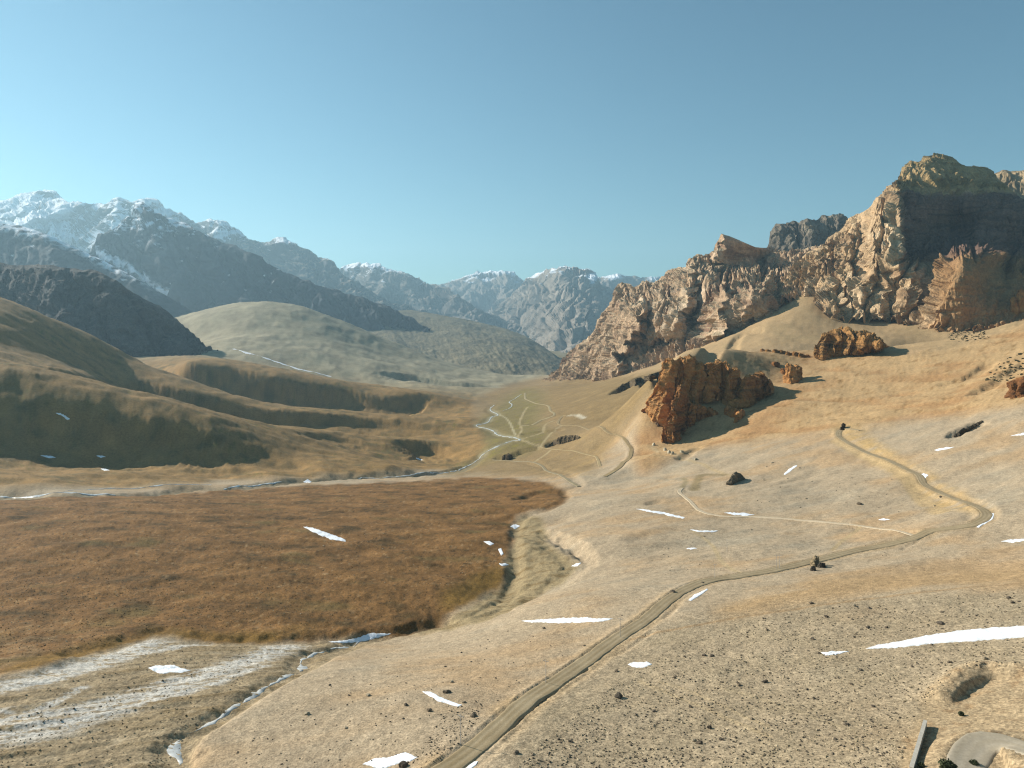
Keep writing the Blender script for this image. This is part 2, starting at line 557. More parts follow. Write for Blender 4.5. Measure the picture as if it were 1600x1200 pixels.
cut_poly = [(1300, 665), (1340, 668), (1400, 712), (1440, 733), (1480, 755), (1530, 785), (1552, 800), (1535, 806), (1500, 798), (1470, 798), (1440, 778), (1400, 745), (1340, 705), (1310, 690)]
cut = region(cut_poly, 3, 4, 25)
cut2_poly = [(1395, 1250), (1405, 1160), (1440, 1120), (1440, 1090), (1490, 1052), (1530, 1042), (1600, 1050), (1800, 1060), (1800, 1300)]
cut2 = region(cut2_poly, 3, 5, 10)
green_poly = [(690, 690), (735, 665), (760, 650), (790, 620), (820, 605), (850, 612), (850, 640), (840, 660), (860, 685), (830, 705), (770, 720), (700, 735)]
green = region(green_poly, 6, 6, 60)
rsl_poly = [(850, 612), (880, 600), (960, 596), (1040, 575), (1020, 620), (960, 660), (880, 665), (850, 640)]
rslope = region(rsl_poly, 4, 4, 60)
gravelR_poly = [(760, 1260), (800, 1130), (900, 1060), (960, 1020), (1050, 970), (1150, 955), (1300, 935), (1600, 920), (1990, 900), (1990, 1300)]
gravelR = region(gravelR_poly, 10, 14, 30)
goldfoot = region([(0, 1045), (120, 1010), (240, 985), (340, 985), (440, 983), (520, 975), (420, 995), (250, 995), (120, 1025), (0, 1062)], 4, 6, 20)
goldfoot = np.maximum(goldfoot, region([(690, 930), (740, 900), (785, 880), (790, 905), (740, 945), (690, 955)], 4, 6, 20))

# --- relief: rolling, hummocks, gullies, scaled to each cover
near_w = smooth(3600, 1500, Y)
roll = fbm2(X / 160, Y / 160, 4, 21)
hum = fbm2(X / 26, Y / 26, 5, 31, 0.55)
fine = fbm2(X / 5.0, Y / 5.0, 4, 41, 0.6)
Z += roll * (3.4 + 6.0 * lefthills + 5.0 * scree) * smooth(120, 500, Y) + hum * (0.85 + 1.1 * turf + 1.1 * lefthills + 0.9 * orange) * smooth(60, 260, Y)
Z += fine * (0.16 + 0.26 * turf + 0.3 * lefthills + 0.10 * gravelR + 0.15 * orange + 0.2 * ravine)
# steep shaded risers of the left terraces
def riser(pts, h, w, R, wob=0.35):
    l = resample(hits(pts), w * 0.4)
    d, k, sd = near(l, R)
    m = np.isfinite(d)
    dm = d[m] * (1 + 0.5 * wob * fbm2(X[m] / 60, Y[m] / 60, 3, 5))
    endf = smooth(0, len(l) * 0.3, k[m]) * smooth(len(l), len(l) * 0.55, k[m])
    f = np.where(sd[m] < 0, smooth(0, w, dm) * smooth(R, R * 0.35, dm), 0)
    Z[m] -= h * f * endf


riser([(145, 604), (200, 603), (280, 609), (350, 625), (450, 645), (550, 650), (640, 660), (700, 671), (742, 688)], 22, 24, 230)
riser([(255, 566), (300, 569), (360, 576), (410, 590), (470, 600), (540, 610), (600, 621), (660, 615), (690, 622), (716, 640)], 36, 38, 300)
riser([(590, 689), (640, 686), (690, 696), (735, 712)], 20, 22, 140)
riser([(0, 614), (60, 624), (150, 648), (250, 660), (330, 670), (390, 692)], 17, 30, 130)
riser([(440, 672), (500, 678), (560, 690), (600, 705)], 6, 18, 70)
riser([(40, 560), (100, 578), (160, 592), (200, 596)], 10, 26, 100)
riser([(560, 578), (640, 585), (720, 598), (780, 602)], 24, 40, 240)
riser([(430, 757), (480, 749), (560, 744), (640, 741), (700, 733), (742, 720)], 4.5, 5, 26, 0.5)
# gullied slopes of the left hills and the far slopes
wx = X + 60 * fbm2(X / 220, Y / 220, 3, 61)
gul = 1 - 2 * np.abs(fbm2(wx / 130, (Y + 0.35 * X) / 420, 4, 71))
Z += lefthills * (gul - 0.4) * (2.0 + 2.0 * smooth(2200, 3600, Y))
Z += lefthills * smooth(850, 920, Y) * smooth(1100, 1010, Y) * 4.0 * (0.5 - 2 * np.abs(fbm2((X + 0.7 * Y) / 95, (Y - 0.7 * X) / 330, 3, 73)))
# low ledges along the terraces and shallow swales on the gravel
Z += lefthills * smooth(2600, 1800, Y) * 3.2 * fbm2((X + 0.25 * Y) / 190, (Y - 0.25 * X) / 30, 4, 75, 0.55)
Z += (1 - turf) * (1 - lefthills) * (1 - bed) * (1 - orange) * (1 - scree) * smooth(260, 420, Y) * smooth(1300, 900, Y) * 2.4 * fbm2((X + 0.4 * Y) / 75, (Y - 0.4 * X) / 34, 4, 77, 0.5)
# rills on the orange slope, running down it
ril = 1 - 2 * np.abs(fbm2((X * 0.75 + Y * 0.65) / 38, (Y * 0.75 - X * 0.65) / 170, 4, 81))
Z += orange * ril * 2.6 + scree * (1 - 2 * np.abs(fbm2((X * 0.6 + Y * 0.8) / 60, (Y * 0.6 - X * 0.8) / 300, 4, 82))) * 3.0
# braided stream bed
bs = (X * 0.945 + Y * 0.33), (Y * 0.945 - X * 0.33)
braid = fbm2(bs[0] / 42, bs[1] / 5.2 + 0.6 * fbm2(X / 30, Y / 30, 2, 5), 4, 91, 0.6)
Z += bed * (braid * 1.0 - 1.2 + 0.55 * fbm2(bs[0] / 10, bs[1] / 1.9, 3, 95, 0.6))
Z -= ravine * (0.4 - 0.7 * hum - 0.35 * fine)


# --- channels carved along water courses
def carve(pts, w, depth, bank=2.0, wob=0.0, level=False):
    l = resample(hits(pts), max(1.0, w * 0.35))
    d, k, s = near(l, w * (bank + 1))
    m = np.isfinite(d)
    dd_ = d[m] + wob * w * fbm2(X[m] / (w * 1.5), Y[m] / (w * 1.5), 3, 7)
    Z[m] -= depth * (1 - smooth(w * 0.5, w * (bank + 0.6), dd_))
    return l


far_stream_px = [(-200, 776), (0, 775), (60, 774), (130, 772), (180, 774), (300, 764), (360, 763), (420, 757), (480, 752), (560, 746), (640, 742), (700, 738), (740, 722), (752, 712)]
valley_stream_px = [(752, 712), (772, 700), (800, 689), (812, 687), (780, 680), (770, 673), (752, 668), (745, 664), (762, 660), (768, 652), (778, 648), (766, 640), (772, 633)]
ravine_stream_px = [(265, 1215), (283, 1192), (272, 1172), (285, 1152), (310, 1140), (345, 1122), (380, 1098), (420, 1072), (470, 1048), (470, 1035), (490, 1022), (535, 1012), (560, 1003), (610, 992), (680, 980), (740, 965), (780, 945), (800, 920), (806, 880), (805, 850), (806, 825), (822, 808), (845, 800), (862, 792), (885, 778), (880, 768), (905, 758), (900, 748), (870, 735), (835, 728), (800, 718), (760, 714)]
l_far = carve(far_stream_px, 11, 4.0, 1.5, 0.8)
l_val = carve(valley_stream_px, 10, 1.8, 1.5, 0.4)
carve([(690, 970), (735, 946), (775, 915), (792, 893), (786, 868), (801, 842), (800, 822), (812, 800)], 6, 0.8, 1.8, 0.9)
carve([(120, 1018), (190, 1000), (240, 988), (330, 997), (440, 998), (540, 994), (620, 984), (690, 968)], 4, 1.6, 1.6, 0.8)
carve([(780, 952), (850, 925), (890, 895), (905, 880), (880, 860), (850, 842), (820, 832)], 6, 2.2, 1.6, 0.8)
carve([(890, 770), (870, 768), (840, 770), (815, 778)], 6, 3.0, 1.4, 0.5)
l_rav = carve(ravine_stream_px, 3.2, 1.3, 1.6, 0.3)
carve([(690, 978), (745, 957), (790, 932), (803, 905), (807, 880), (803, 855), (806, 830), (830, 806), (862, 790)], 2.0, 0.5, 1.3, 0.6)
carve([(640, 990), (720, 972), (775, 945), (815, 925), (850, 900)], 1.4, 0.5, 1.3, 0.6)
# gullied bank above the ravine
for p in [[(846, 830), (862, 842)], [(862, 832), (878, 850)], [(878, 840), (894, 860)], [(894, 846), (908, 866)], [(905, 856), (920, 872)]]:
    carve(p, 3.5, 2.2, 1.2, 0.3)
# dark scarps right of the valley
for p, w, dp in [([(965, 612), (985, 600), (1010, 592), (1038, 584)], 12, 16.0), ([(860, 694), (880, 686), (900, 682)], 8, 9.0), ([(822, 677), (850, 674), (872, 672)], 8, 6.0), ([(780, 716), (795, 714), (815, 706), (840, 700)], 7, 6.0),
                 ([(1050, 575), (1110, 552), (1150, 532), (1185, 517)], 10, 8.0), ([(1490, 680), (1505, 672), (1530, 662)], 4.5, 4.5), ([(1015, 788), (1030, 782)], 3, 1.2),
                 ([(1275, 738), (1225, 755), (1170, 768), (1130, 772)], 4, 0.9), ([(1480, 600), (1520, 588), (1545, 570)], 7, 4.0), ([(1530, 612), (1570, 590), (1600, 570)], 8, 5.0), ([(1090, 700), (1065, 716)], 5, 3.0)]:
    carve(p, w, dp, 1.3, 0.5)


# --- roads and tracks: levelled benches with a ribbon of dirt on them
def bench(pts, width, cutw=6.0, sm=15, berm=0.5, step=1.4):
    l = resample(hits(pts), step)
    l[:, 2] = smooth_line(gz(l[:, 0], l[:, 1]), sm)
    d, k, s = near(l, width / 2 + cutw)
    m = np.isfinite(d)
    zr = l[k[m], 2]
    b = smooth(width / 2 + cutw, width / 2 + 0.6, d[m])
    Z[m] = Z[m] * (1 - b) + (zr - 0.22) * b
    e = np.exp(-((d[m] - width / 2 - 1.3) / 0.8) ** 2) * berm * (0.6 + 0.8 * fbm2(X[m] / 4, Y[m] / 4, 3, 17))
    Z[m] += e
    return l


road_px = [(640, 1235), (700, 1196), (760, 1150), (830, 1090), (900, 1045), (960, 1000), (1010, 966), (1045, 937), (1075, 918), (1110, 907), (1160, 899), (1210, 890), (1260, 879), (1330, 862), (1390, 850), (1430, 840), (1455, 829), (1490, 824), (1520, 818), (1540, 808), (1538, 797), (1510, 785), (1470, 770), (1445, 757), (1436, 742), (1420, 735), (1390, 720), (1350, 705), (1325, 692), (1310, 680), (1318, 670), (1345, 672)]
l_road = bench(road_px, 5.4, 5.0, 25, 0.55)
track_px = [(1432, 838), (1390, 828), (1330, 819), (1250, 812), (1180, 809), (1130, 806), (1095, 799), (1078, 783), (1062, 770), (1066, 762)]
l_track = bench(track_px, 3.2, 3.0, 25, 0.25)
vtrack_px = [(960, 700), (975, 690), (985, 700), (984, 712), (965, 730), (940, 742), (910, 745)]
l_v1 = bench([(820, 614), (822, 624), (836, 630), (856, 634), (860, 642), (866, 648), (845, 657), (830, 664), (815, 666)], 4.5, 4, 15, 0.2, 3)
l_v2 = bench([(900, 648), (880, 650), (872, 660), (880, 665), (910, 667), (945, 671), (965, 680), (982, 695), (986, 708), (970, 727), (945, 745)], 5.0, 5, 15, 0.2, 2.5)
l_v3 = bench([(845, 698), (870, 702), (905, 707), (930, 713), (938, 728)], 4.0, 4, 15, 0.2, 2.5)
l_v4 = bench([(770, 718), (800, 720), (840, 724), (860, 738), (885, 748), (905, 760)], 5.0, 4, 15, 0.0, 2.5)
l_loop = bench([(1700, 1215), (1640, 1185), (1580, 1165), (1535, 1168), (1512, 1190), (1505, 1225)], 5.5, 7.0, 15, 0.2)
carve([(722, 1192), (790, 1141), (812, 1122)], 1.0, 0.55, 1.2, 0.5)
for p in [[(812, 1120), (850, 1092), (885, 1062), (915, 1046)], [(965, 1022), (985, 1010), (1020, 985)], [(1040, 965), (1062, 945)], [(1410, 858), (1440, 842)]]:
    carve(p, 1.0, 0.6, 1.2, 0.5)

# earth mound and its eroded rim above the bend, lower right
d, k, s = near(resample(hits([(1470, 1090), (1488, 1068), (1508, 1052), (1535, 1045), (1570, 1045), (1620, 1048), (1680, 1050)]), 0.8), 10)
m = np.isfinite(d)
Z[m] += 1.9 * np.exp(-(d[m] / 4.2) ** 2) * (1 + 0.5 * fbm2(X[m] / 4, Y[m] / 4, 3, 23))
riser([(1640, 1056), (1600, 1054), (1560, 1052), (1535, 1054), (1515, 1060), (1500, 1070), (1488, 1085), (1478, 1105)][::-1], 1.3, 1.6, 7.0, 1.6)

# ------------------------------------------------------------------ colours of the ground cover (albedo)
K = 1 / 1.28


def A(h, k=1.0):
    return lin(h) * K * k


def mixc(c, m, col):
    return c * (1 - m[..., None]) + m[..., None] * np.asarray(col)


big = fbm2(X / 90, Y / 90, 4, 101)
mid = fbm2(X / 22, Y / 14, 4, 111)
streak = fbm2((X + 0.3 * Y) / 70, (Y - 0.3 * X) / 16, 4, 121)
col = np.ones(Z.shape + (3,)) * A('#bba688')
col = mixc(col, smooth(-0.05, 0.45, big + 0.5 * streak), A('#c0a27c'))
col = mixc(col, smooth(0.1, 0.6, -big + 0.6 * streak) * 0.8, A('#b0a188'))
col = mixc(col, gravelR * (0.6 + 0.5 * mid.clip(-1, 1)).clip(0, 1), A('#ad9a7b'))
col = mixc(col, oxband * smooth(-0.5, 0.2, streak + 0.2), A('#bb9c73'))
og = np.ones(Z.shape + (3,)) * A('#b78f62')
og = mixc(og, smooth(-0.1, 0.5, ril * 0.5 + big), A('#c3a275'))
og = mixc(og, smooth(0.0, 0.6, -ril * 0.7 + 0.3 * mid), A('#a08258'))
og = mixc(og, smooth(0.1, 0.45, fbm2(X / 16, Y / 16, 4, 117, 0.65)) * 0.75, A('#957448'))
col = col * (1 - orange[..., None]) + og * orange[..., None]
sg = np.ones(Z.shape + (3,)) * A('#b89b72')
sg = mixc(sg, smooth(0, 0.6, big), A('#ad946c'))
col = col * (1 - scree[..., None]) + sg * scree[..., None]
col = mixc(col, cut * smooth(-0.6, 0.3, mid), A('#c9a873'))
col = mixc(col, cut2, A('#b8a07d'))
col = mixc(col, cut2 * smooth(0.0, 0.5, fbm2(X / 5, Y / 5, 4, 113)), A('#a48865'))
col = mixc(col, ravine, A('#a8946f'))
col = mixc(col, ravine * smooth(0.0, 0.4, fbm2(X / 14, Y / 5, 4, 115)), A('#8d7752'))
col = mixc(col, rslope * 0.8, A('#86714a'))
vside = region([(690, 742), (730, 690), (735, 620), (800, 590), (880, 588), (1000, 588), (1020, 620), (960, 690), (930, 735), (860, 745), (760, 742)], 6, 5, 60)
col = mixc(col, vside * 0.85, A('#947b52'))
col = mixc(col, vside * smooth(0.0, 0.5, streak), A('#a48a5e'))
col = mixc(col, green * smooth(-0.6, 0.2, big + 0.4), A('#87784c'))
col = mixc(col, green * smooth(0.15, 0.5, mid + 0.4 * big), A('#8d8140'))
tg = np.ones(Z.shape + (3,)) * A('#866238')
mott = fbm2(X / 34, Y / 20, 5, 131, 0.6)
mott2 = fbm2(X / 9, Y / 7, 4, 141, 0.65)
tg = mixc(tg, smooth(-0.1, 0.45, mott), A('#997142'))
tg = mixc(tg, smooth(0.0, 0.5, -mott + 0.4 * mott2), A('#5c4828'))
tg = mixc(tg, smooth(0.2, 0.6, mott2 + 0.2 * mott) * 0.8, A('#9a7d56'))
speck = fbm2(X / 2.6, Y / 2.6, 3, 171, 0.7)
tg = mixc(tg, smooth(0.18, 0.5, speck + 0.25 * mott2) * 0.8, A('#463620'))
tg = mixc(tg, smooth(0.28, 0.55, -speck + 0.3 * mott) * 0.7, A('#ad9068'))
tg = mixc(tg, smooth(0.2, 0.6, fbm2(X / 50 + 9, Y / 30, 3, 151)) * 0.7, A('#75643a'))
tg = mixc(tg, smooth(330, 240, Y) * smooth(-0.2, 0.3, mott2 + 0.3 * mott) * smooth(330, 60, PXG) * 0.8, A('#a3835a'))
tg = mixc(tg, goldfoot, A('#8a6a33'))
col = col * (1 - turf[..., None]) + tg * turf[..., None]
hg = np.ones(Z.shape + (3,)) * A('#9c7d4e')
hg = mixc(hg, smooth(-0.1, 0.5, mott), A('#b08a55'))
hg = mixc(hg, smooth(0.0, 0.5, -mott + 0.3 * big), A('#7b6a45'))
hg = mixc(hg, smooth(0.25, 0.6, mott2 + 0.5 * big) * 0.7, A('#7f7438'))
fo = smooth(2100, 2700, Y)
olive = np.ones(Z.shape + (3,)) * A('#b5a98a')
olive = mixc(olive, smooth(0.0, 0.5, big + 0.3 * gul), A('#a0957a'))
olive = mixc(olive, smooth(0.1, 0.5, -gul) * 0.5, A('#c0b495'))
hg = hg * (1 - fo[..., None]) + olive * fo[..., None]
col = col * (1 - lefthills[..., None]) + hg * lefthills[..., None]
bg_ = np.ones(Z.shape + (3,)) * A('#a89474')
bg_ = mixc(bg_, smooth(-0.1, 0.4, braid), A('#927d5b'))
bg_ = mixc(bg_, smooth(0.1, 0.5, mott2), A('#b5a283'))
# pale mineral and ice crusts in strands along the bed
strand = np.zeros(Z.shape)
for pl, w in [([(-300, 1110), (0, 1072), (80, 1052), (150, 1035), (210, 1015), (245, 1000)], 9), ([(-100, 1090), (60, 1066), (160, 1040), (230, 1020), (330, 1003)], 4),
              ([(-300, 1200), (0, 1150), (90, 1132), (160, 1110), (220, 1092), (300, 1062), (390, 1032), (450, 1010)], 9), ([(-100, 1150), (0, 1128), (110, 1108), (200, 1085), (280, 1058), (330, 1045)], 4),
              ([(0, 1112), (70, 1105), (130, 1075)], 2.5), ([(220, 1100), (280, 1085), (350, 1062), (410, 1040)], 3)]:
    l = resample(hits(pl), 2.0)
    d, k, s = near(l, w * 1.6)
    f = np.where(np.isfinite(d), smooth(w * 1.5, w * 0.2, np.where(np.isfinite(d), d, 1e3)), 0)
    strand = np.maximum(strand, f)
crust = strand * smooth(-0.05, 0.26, fbm2(bs[0] / 15, bs[1] / 1.7 + 1.5 * fbm2(X / 9, Y / 9, 2, 6), 4, 161, 0.65) + 0.25 * strand)
bg_ = mixc(bg_, crust, np.array([0.52, 0.485, 0.42]))
col = col * (1 - bed[..., None]) + bg_ * bed[..., None]
# streambed gravel along the far stream
d, k, s = near(l_far, 18)
col = mixc(col, np.where(np.isfinite(d), smooth(18, 6, np.where(np.isfinite(d), d, 99)), 0) * (0.5 + 0.5 * smooth(-0.3, 0.3, mott2)), A('#8a7d60'))
d, k, s = near(l_road, 10)
col = mixc(col, np.where(np.isfinite(d), smooth(9, 3.5, np.where(np.isfinite(d), d, 99)), 0) * smooth(-0.4, 0.3, mid + 0.1) * 0.7, A('#b89d76'))
# faint tracks worn into the gravel
for pl, w, c in [([(985, 1000), (1100, 975), (1220, 955), (1400, 930), (1600, 912), (1800, 900)], 1.1, '#b0926c'), ([(1000, 1065), (1060, 1090), (1120, 1115), (1200, 1150)], 1.0, '#bfa883'),
                 ([(1030, 1065), (1090, 1085), (1200, 1135)], 0.7, '#bfa883'), ([(905, 745), (940, 747), (990, 747), (1050, 749), (1065, 750)], 3, '#ab9c82'), ([(1020, 698), (1050, 708), (1085, 722), (1125, 738), (1150, 745)], 3, '#c4ab82'),
                 ([(1066, 762), (1072, 752), (1066, 747)], 3, '#a08f6c'), ([(1085, 765), (1092, 748), (1098, 742), (1130, 742)], 5, '#97845f'), ([(1100, 768), (1140, 768), (1155, 752), (1160, 745)], 2, '#b5a284'),
                 ([(752, 712), (772, 700), (800, 689), (812, 687), (780, 680), (770, 673), (752, 668), (745, 664), (762, 660), (768, 652), (778, 648), (766, 640)], 9, '#a39878'), ([(806, 690), (815, 672), (812, 660), (818, 645), (824, 636)], 3, '#b3a179'), ([(868, 656), (852, 664), (846, 676), (822, 684), (806, 688)], 3, '#b5a27a'), ([(812, 687), (830, 693), (845, 698)], 3, '#b5a27a'), ([(912, 653), (900, 649), (890, 649)], 6, '#d6cbb2'), ([(780, 648), (792, 655), (800, 668), (806, 680)], 2.5, '#bdb08c'), ([(835, 722), (850, 712), (860, 704)], 2.5, '#b8a57d'), ([(880, 665), (868, 672), (850, 690), (842, 698)], 2.5, '#b8a57d'),
                 ([(1160, 900), (1130, 880), (1110, 850), (1080, 830)], 1.5, '#c0a982'), ([(1300, 860), (1330, 835), (1345, 822)], 1.5, '#bda57d'), ([(1470, 800), (1560, 780), (1700, 760)], 2.0, '#a5957b'), ([(1130, 1075), (1200, 1095), (1330, 1140)], 0.8, '#bba683'),
                 ([(1305, 688), (1330, 702), (1400, 735), (1450, 790), (1470, 800)], 6, '#c2a67a')]:
    l = resample(hits(pl), w)
    d, k, s = near(l, w * 2)
    col = mixc(col, np.where(np.isfinite(d), smooth(w * 1.3, w * 0.5, np.where(np.isfinite(d), d, 99)), 0) * 0.85, A(c))
grain = (0.6 + 0.65 * gravelR + 0.2 * turf + 0.3 * bed - 0.25 * orange).clip(0, 1) * smooth(900, 250, Y)

verts = np.stack([X, Y, Z], -1).reshape(-1, 3)
cols = np.concatenate([col, grain[..., None]], -1).reshape(-1, 4)
faces = grid_faces(ND, NT)
# a skirt carries the ground on to the horizon, below the mountains
rows = []
for D, z in ((5500, -330), (9000, -380), (24000, -400)):
    rows.append(np.stack([ts * D, np.full(NT, D), np.full(NT, z)], -1))
verts = np.concatenate([verts] + rows)
cols = np.concatenate([cols, np.tile(np.r_[A('#8c7c55'), 0.0], (3 * NT, 1))])
faces = grid_faces(ND + 3, NT)
ground = new_obj('valley_ground', verts, faces, M_ground, cols)
tag(ground, 'wide dry valley ground of gravel slopes, brown turf terraces and orange soil', 'valley ground', kind='structure')


# ------------------------------------------------------------------ mountains
def gullies(h, dx, dy, iters, depth, lean=0.0, steep=1.1, seed=1, tau=None):
    """running water cuts branching gullies down a face (rows run from foot to crest); screes keep their sides from overhanging"""
    nr, nc = h.shape
    r2 = np.random.default_rng(seed)
    base = h.copy()
    tau = 0.35 * dx if tau is None else tau
    k = depth / (iters * (nr * 12.0) ** 0.42)
    for it in range(iters):
        Af = r2.uniform(0.5, 1.5, (nr, nc))
        for r in range(nr - 1, 0, -1):
            b = h[r - 1]
            o = np.stack([np.roll(b, 1), b, np.roll(b, -1)])
            w = np.exp(-(o - o.min(0)) / tau)
            w /= w.sum(0)
            f = Af[r] * w
            t = np.roll(f[0], -1) + f[1] + np.roll(f[2], 1)
            if lean and r2.random() < abs(lean):
                t = np.roll(t, 1 if lean > 0 else -1)
            Af[r - 1] += t
        E = k * Af ** 0.42
        h = h - E
        for q in range(3):
            d = np.diff(h, axis=1)
            ex = np.sign(d) * np.clip(np.abs(d) - steep * dx, 0, None) * 0.3
            h[:, :-1] += ex
            h[:, 1:] -= ex
        v = (np.roll(h, 1, 0) + np.roll(h, -1, 0)) / 2
        v[0], v[-1] = h[0], h[-1]
        h = 0.9 * h + 0.1 * v
    return h - blur(h - base, 60 if nc > 240 else 30) * 0.8


def relief(name, crest, foot, dctl, ridges=(), nc=400, nr=160, amp=20.0, wave=120.0, amp2=0.0, wave2=40.0, strat=0.0, strat_h=30.0, seed=1, colour=None,
           back=(500, 380), mat=None, lab='', stretch=(1, 1, 0.55), tilt=0.0, px0=None, px1=None, octs=6, facet=0.0, facet_w=50.0, crest_rough=0.35, gully=0.0, lean=0.0, steep=1.0, its=16, damp=(), far=1.0, flat=False):
    """a mountain face: crest and foot outlines at their true distances, buttresses, gullies and strata, and a back slope"""
    amp, wave, amp2, wave2, facet, facet_w, gully = (q * far for q in (amp, wave, amp2, wave2, facet, facet_w, gully))
    back = (back[0] * far, back[1] * far)
    dctl = [(a, b, c * far) for a, b, c in dctl]
    ridges = [(a, b * far, c, d) for a, b, c, d in ridges]
    crest, foot = np.array(crest, float), np.array(foot, float)
    px0 = crest[0, 0] if px0 is None else px0
    px1 = crest[-1, 0] if px1 is None else px1
    pxs = np.linspace(px0, px1, nc)
    cyv = np.interp(pxs, crest[:, 0], crest[:, 1])
    fyv = np.interp(pxs, foot[:, 0], foot[:, 1])
    dctl = np.array(dctl, float)
    t = TPS(dctl[:, :2] / 300.0, dctl[:, 2], 1e-4)
    v = np.linspace(-0.12, 1, nr)
    PX = np.repeat(pxs[None, :], nr, 0)
    PY = fyv[None, :] + (cyv - fyv)[None, :] * v[:, None]
    cgx, cgy = np.linspace(px0, px1, 70), np.linspace(min(PY.min(), 0) if False else PY.min(), PY.max(), 60)
    g = t(np.stack(np.meshgrid(cgx, cgy), -1).reshape(-1, 2) / 300.0).reshape(60, 70)
    fi = (PY - cgy[0]) / (cgy[1] - cgy[0]); fj = (PX - cgx[0]) / (cgx[1] - cgx[0])
    i0, j0 = np.clip(fi.astype(int), 0, 58), np.clip(fj.astype(int), 0, 68)
    fi, fj = fi - i0, fj - j0
    D = g[i0, j0] * (1 - fi) * (1 - fj) + g[i0 + 1, j0] * fi * (1 - fj) + g[i0, j0 + 1] * (1 - fi) * fj + g[i0 + 1, j0 + 1] * fi * fj
    for pl, a, wl, wr in ridges:           # buttress: gentle on its left flank, steep on its right
        pl = np.array(pl, float)
        o = np.argsort(pl[:, 1])
        xr = np.interp(PY, pl[o, 1], pl[o, 0])
        jit = 0.25 * (wl + wr) * fbm2(PY / 22.0, PX / 90.0, 3, seed + 5)
        dx = PX + jit - xr
        f = np.where(dx < 0, 1 + dx / wl, 1 - dx / wr).clip(0, 1)
        end = smooth(pl[o[0], 1] - 12, pl[o[0], 1] + 8, PY) * smooth(pl[o[-1], 1] + 25, pl[o[-1], 1] - 8, PY)
        D = D - a * f * end
    P = np.stack([(PX - CX) * D / F, D, -(PY - HY) * D / F], -1)
    # back slope
    B = []
    c = P[-1].copy()
    dirn = np.c_[pxs - CX, np.full(nc, F)] / np.hypot(pxs - CX, F)[:, None]
    for q in np.linspace(0, 1, 9)[1:]:
        r = c.copy()
        r[:, :2] += dirn * back[0] * q
        r[:, 2] -= back[1] * q ** 0.9
        B.append(r)
    P = np.concatenate([P, np.array(B)])
    nr2 = P.shape[0]
    du, dv = np.gradient(P, axis=1), np.gradient(P, axis=0)
    N = np.cross(du, dv)
    N /= np.linalg.norm(N, axis=-1, keepdims=True) + 1e-9
    N = np.where((N[..., 1:2] > 0) & (np.arange(nr2) < nr)[:, None, None], -N, N)
    for ax in range(3):                    # smooth normals so that displacement does not fold
        N[..., ax] = blur(N[..., ax], 6)
    q = P.reshape(-1, 3)
    sk = q.copy()
    sk[:, 2] += tilt * q[:, 0]
    st = np.array(stretch)
    warp = np.stack([fbm3(sk * st / (wave * 1.3), 2, seed + 40 + 3 * k) for k in range(3)], 1) * 0.45
    h = fbm3(sk * st / wave + warp, octs, seed, 0.55, ridged=True)
    dis = amp * (h - 0.2)
    h2 = 0
    if amp2:
        h2 = fbm3(sk * np.array(stretch) / wave2 + warp, 4, seed + 15, 0.55, ridged=True)
        dis = dis + amp2 * h2
    if gully:
        hh = dis.reshape(nr2, nc).copy()
        step = (px1 - px0) / nc * float(np.mean(D)) / F
        hh[:nr] = gullies(hh[:nr], step, step, its, gully, lean, steep, seed)
        hh[nr:] += (hh[nr - 1] - dis.reshape(nr2, nc)[nr - 1])[None] * np.linspace(1, 0.2, nr2 - nr)[:, None]
        dis = hh.ravel()
    if facet:
        fs = sk * np.array([1, 1, 0.6 * min(1.0, stretch[2] * 1.6)]) + 0.5 * facet_w * warp
        dis = dis + facet * facet3(fs / facet_w, seed) + 0.42 * facet * facet3(fs / (facet_w * 0.36), seed + 3)
    lay = 0
    if strat:
        zz = (sk[:, 2] + 0.25 * wave * warp[:, 0]) / strat_h
        lay = n3(np.c_[zz * 1.7, q[:, 0] / 900, q[:, 1] / 900], seed + 25) + 0.6 * n3(np.c_[zz * 4.1, q[:, 0] / 400, q[:, 1] / 400], seed + 26)
        dis = dis + strat * lay
    fade = np.ones((nr2, nc))
    fade[:nr] *= (crest_rough + (1 - crest_rough) * smooth(1.0, 0.9, v))[:, None]
    fade[nr:] *= 0.45
    dis = dis.reshape(nr2, nc) * fade
    for poly, f in damp:                    # smoother walls
        mk = np.zeros((nr2, nc))
        mk[:nr] = blur(inpoly(PX, PY, poly), 6)
        dis = dis * (1 - mk * (1 - f))
    P = P + N * dis[..., None]
    # slope for colouring
    du, dv = np.gradient(P, axis=1), np.gradient(P, axis=0)
    NN = np.cross(du, dv)
    NN /= np.linalg.norm(NN, axis=-1, keepdims=True) + 1e-9
    up = np.abs(NN[..., 2])
    PXf = np.concatenate([PX, np.repeat(pxs[None], nr2 - nr, 0)])
    PYf = np.concatenate([PY, np.repeat(cyv[None], nr2 - nr, 0)])
    vv = np.concatenate([v, np.ones(nr2 - nr)])[:, None] + 0 * PXf
    info = dict(P=P, up=up, px=PXf, py=PYf, v=vv, h=np.reshape(h, (nr2, nc)), lay=np.reshape(lay, (nr2, nc)) if strat else 0 * PXf, N=NN, seed=seed, far=far)
    cc = colour(info)
    o = new_obj(name, P.reshape(-1, 3), grid_faces(nr2, nc)[:, ::-1], mat, cc.reshape(-1, 3), smooth_shade=not flat)
    tag(o, lab, 'mountain', kind='structure')
    return o


def noise_on(i, wave, octs, seed):
    return fbm3(i['P'].reshape(-1, 3) / (wave * i['far']), octs, seed).reshape(i['px'].shape)


